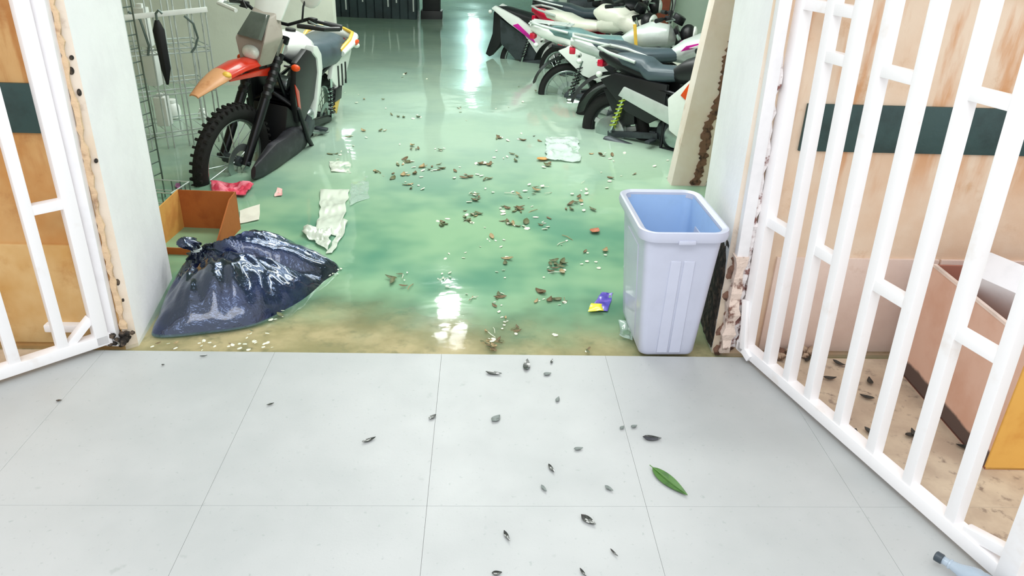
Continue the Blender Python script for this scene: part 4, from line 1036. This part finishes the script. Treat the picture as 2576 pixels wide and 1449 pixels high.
sheet('mauve_scrap', 'mauve plastic scrap beside the dirt bike tyre', 'scrap', ((446, 478), (462, 478), (460, 464), (448, 463)), M_mauve, .014, 16, 8, 8)
sheet('paper_sheet', 'off-white paper sheet half sunk behind the brown cardboard box', 'paper', ((600, 562), (652, 552), (656, 515), (602, 532)), mat('wet_paper', 'e7e3d6', .6, var=.04), .006, 17, fx=3)
sheet('candy_wrapper', 'yellow and purple candy wrapper floating left of the grey bin', 'wrapper', ((1478, 782), (1520, 784), (1548, 742), (1516, 740)), mat('wrapper_violet', '7a5bd0', .3, c2='4a3ab8', vscale=25, amt=(.4, .55), coat=.5), .010, 19, 14, 14, th=.0015)
c = [x for x in COL.objects if x.name == 'candy_wrapper'][0]
pts = [at(a, b, WZ+.012) for a, b in ((1476, 784), (1518, 787), (1522, 770), (1490, 764))]; cc, fn = quadfn(pts)
o = crumple(fn, 10, 8, .006, 23).obj('yellow_end', mat('wrapper_yellow', 'f2ea1c', .3, coat=.5), c, smooth=50, label='yellow end'); o.location = (cc.x-c.location.x, cc.y-c.location.y, .012)
sheet('plastic_scrap', 'wet clear plastic scrap clinging beside the foot of the grey bin', 'scrap', ((1552, 850), (1588, 862), (1586, 815), (1556, 812)), M_clr, .022, 21, 12, 12)

# green leaf and dark scraps on the porch
gl = thing('green_leaf', 'single fresh green leaf lying on the porch floor', 'leaf', at(1684, 1212, .004), 0)
a_, b_ = at(1640, 1178, .004), at(1728, 1248, .004); gl.rotation_euler = (0, 0, math.atan2((b_-a_).y, (b_-a_).x))
mg = mat('leaf_green', '47742c', .4, c2='355c24', vscale=30)
leaf_mesh('blade', (b_-a_).length, .050, mg, .12, n=14, fold=.3).obj('blade', mg, gl, smooth=60)
L_ = (b_-a_).length
MB().tube([(-L_*.5-.012, 0, .004), (-L_*.25, 0, .0045), (L_*.2, 0, .003), (L_*.48, 0, .004)], [.0014, .0016, .0012, .0006], 5).obj('midrib', mat('leaf_rib', '5f8a44', .5), gl)
M_bk = mat('black_scrap', '20201f', .25, c2='3b3b3a', vscale=60, coat=.6)
for px, py, L, Wd, a, lab in ((1325, 918, .075, .030, 1.45, 'shiny black scrap on the porch edge, upright oval near the water line'), (1242, 938, .060, .024, -.2, 'black double scrap near the porch edge below the leaf clump'),
        (1377, 940, .030, .022, .3, 'grey curled scrap right of the black oval at the porch edge'), (1388, 908, .032, .010, 1.3, 'thin dark crumb at the water line right of the black oval'),
        (1403, 1004, .030, .016, 1.2, 'small dark scrap below the grey curled scrap'), (1248, 1052, .042, .030, .9, 'grey brown triangular scrap on mid porch'),
        (1088, 1048, .032, .018, .8, 'small dark scrap left of the triangular scrap'), (928, 1106, .046, .016, .55, 'elongated dark scrap farthest left on the mid porch'),
        (1640, 1102, .060, .030, -.1, 'blackish violet curled leaf above the green leaf'), (1455, 1128, .030, .016, .2, 'small grey blot-like scrap left of the violet leaf'),
        (1387, 1178, .040, .013, -1.2, 'slim dark scrap on mid porch, tilted upright'), (1368, 1228, .030, .012, -1.1, 'faint grey scrap just under the slim dark one'),
        (1532, 1228, .030, .015, -.8, 'small grey scrap left of the green leaf tip'), (1480, 1308, .052, .026, -.8, 'ragged black scrap at the porch foreground'),
        (1275, 1348, .040, .012, -1.2, 'slim black sliver left of the ragged black scrap'), (1595, 1072, .024, .016, .4, 'small grey crumb above the violet leaf'),
        (1565, 1075, .022, .014, .8, 'faint grey crumb farther left above the violet leaf'), (1545, 1390, .030, .006, -1.0, 'thin dark stem at the porch foreground right of the ragged scrap'),
        (1467, 1440, .030, .008, -1.1, 'dark stem at the bottom edge of the porch'), (1250, 1441, .026, .016, .1, 'dark crumb at the bottom edge left of the stem'), (680, 1016, .024, .008, .5, 'small dark fleck on the left porch'),
        (148, 1007, .018, .010, .2, 'small dark fleck near the left gate rail'), (410, 917, .010, .008, .1, 'tiny black bead near the water line at the left'), (512, 895, .026, .005, .2, 'tiny black splinter at the water line at the left')):
    o = single('debris_scrap', lab, 'scrap', leaf_mesh('s', L, Wd, M_bk, .25, n=6, fold=.25), M_bk if 'grey' not in lab and 'faint' not in lab else mat('grey_scrap', '77807c', .5, c2='4a504e', vscale=50), at(px, py, .005), a, 0)
# litter behind the bin-side gate
for k, (px, py) in enumerate(((2087, 952), (2188, 960), (2180, 1000), (2145, 1090), (2190, 1088), (2292, 1095), (2300, 1092), (2425, 1125), (2030, 905), (2110, 915))):
    o = single('dead_leaf', 'x', 'leaf', leaf_mesh('d', .05, .024, M_lf[3], .6, n=6), M_lf[3], at(px, py, .006), k*1.3, 0)
    o['label'] = 'dark dead leaf on the dirty floor behind the bin-side gate'; o['group'] = 'dead leaves behind the gate'
single('twig', 'thin dark twig on the dirty floor behind the gate near the bottle', 'twig', MB().tube([(-.05, 0, 0), (0, .004, .002), (.05, 0, 0)], .003, 5), M_lf[3], at(2462, 1335, .006), -.75)
# bottle
p0_, p1_ = at(2352, 1398, .028), at(2440, 1449, .03)
bt = thing('bottle', 'clear dark-capped plastic bottle lying beside the gate rail', 'bottle', (p0_.x, p0_.y, .0), math.atan2((p1_-p0_).y, (p1_-p0_).x))
M_pet = mat('pet_plastic', 'b7c9da', .08, var=.1, alpha=.55, coat=1.0)
def ringx(x, r, z=.03, n=20): return [(x, r*math.cos(2*PI*k/n), z+r*math.sin(2*PI*k/n)) for k in range(n)]
MB().loft([ringx(*q) for q in ((.02, .011), (.034, .011), (.036, .014), (.040, .014), (.042, .012), (.06, .016), (.085, .026), (.10, .029), (.112, .0275), (.116, .029), (.14, .029), (.145, .0275), (.15, .029), (.19, .029), (.20, .026), (.205, .02))]).obj('body', M_pet, bt)
MB().loft([ringx(x, r) for x, r in ((0, .011), (.002, .0135), (.018, .0135), (.02, .012))]).obj('cap', mat('cap_dark', '3a444c', .35), bt)
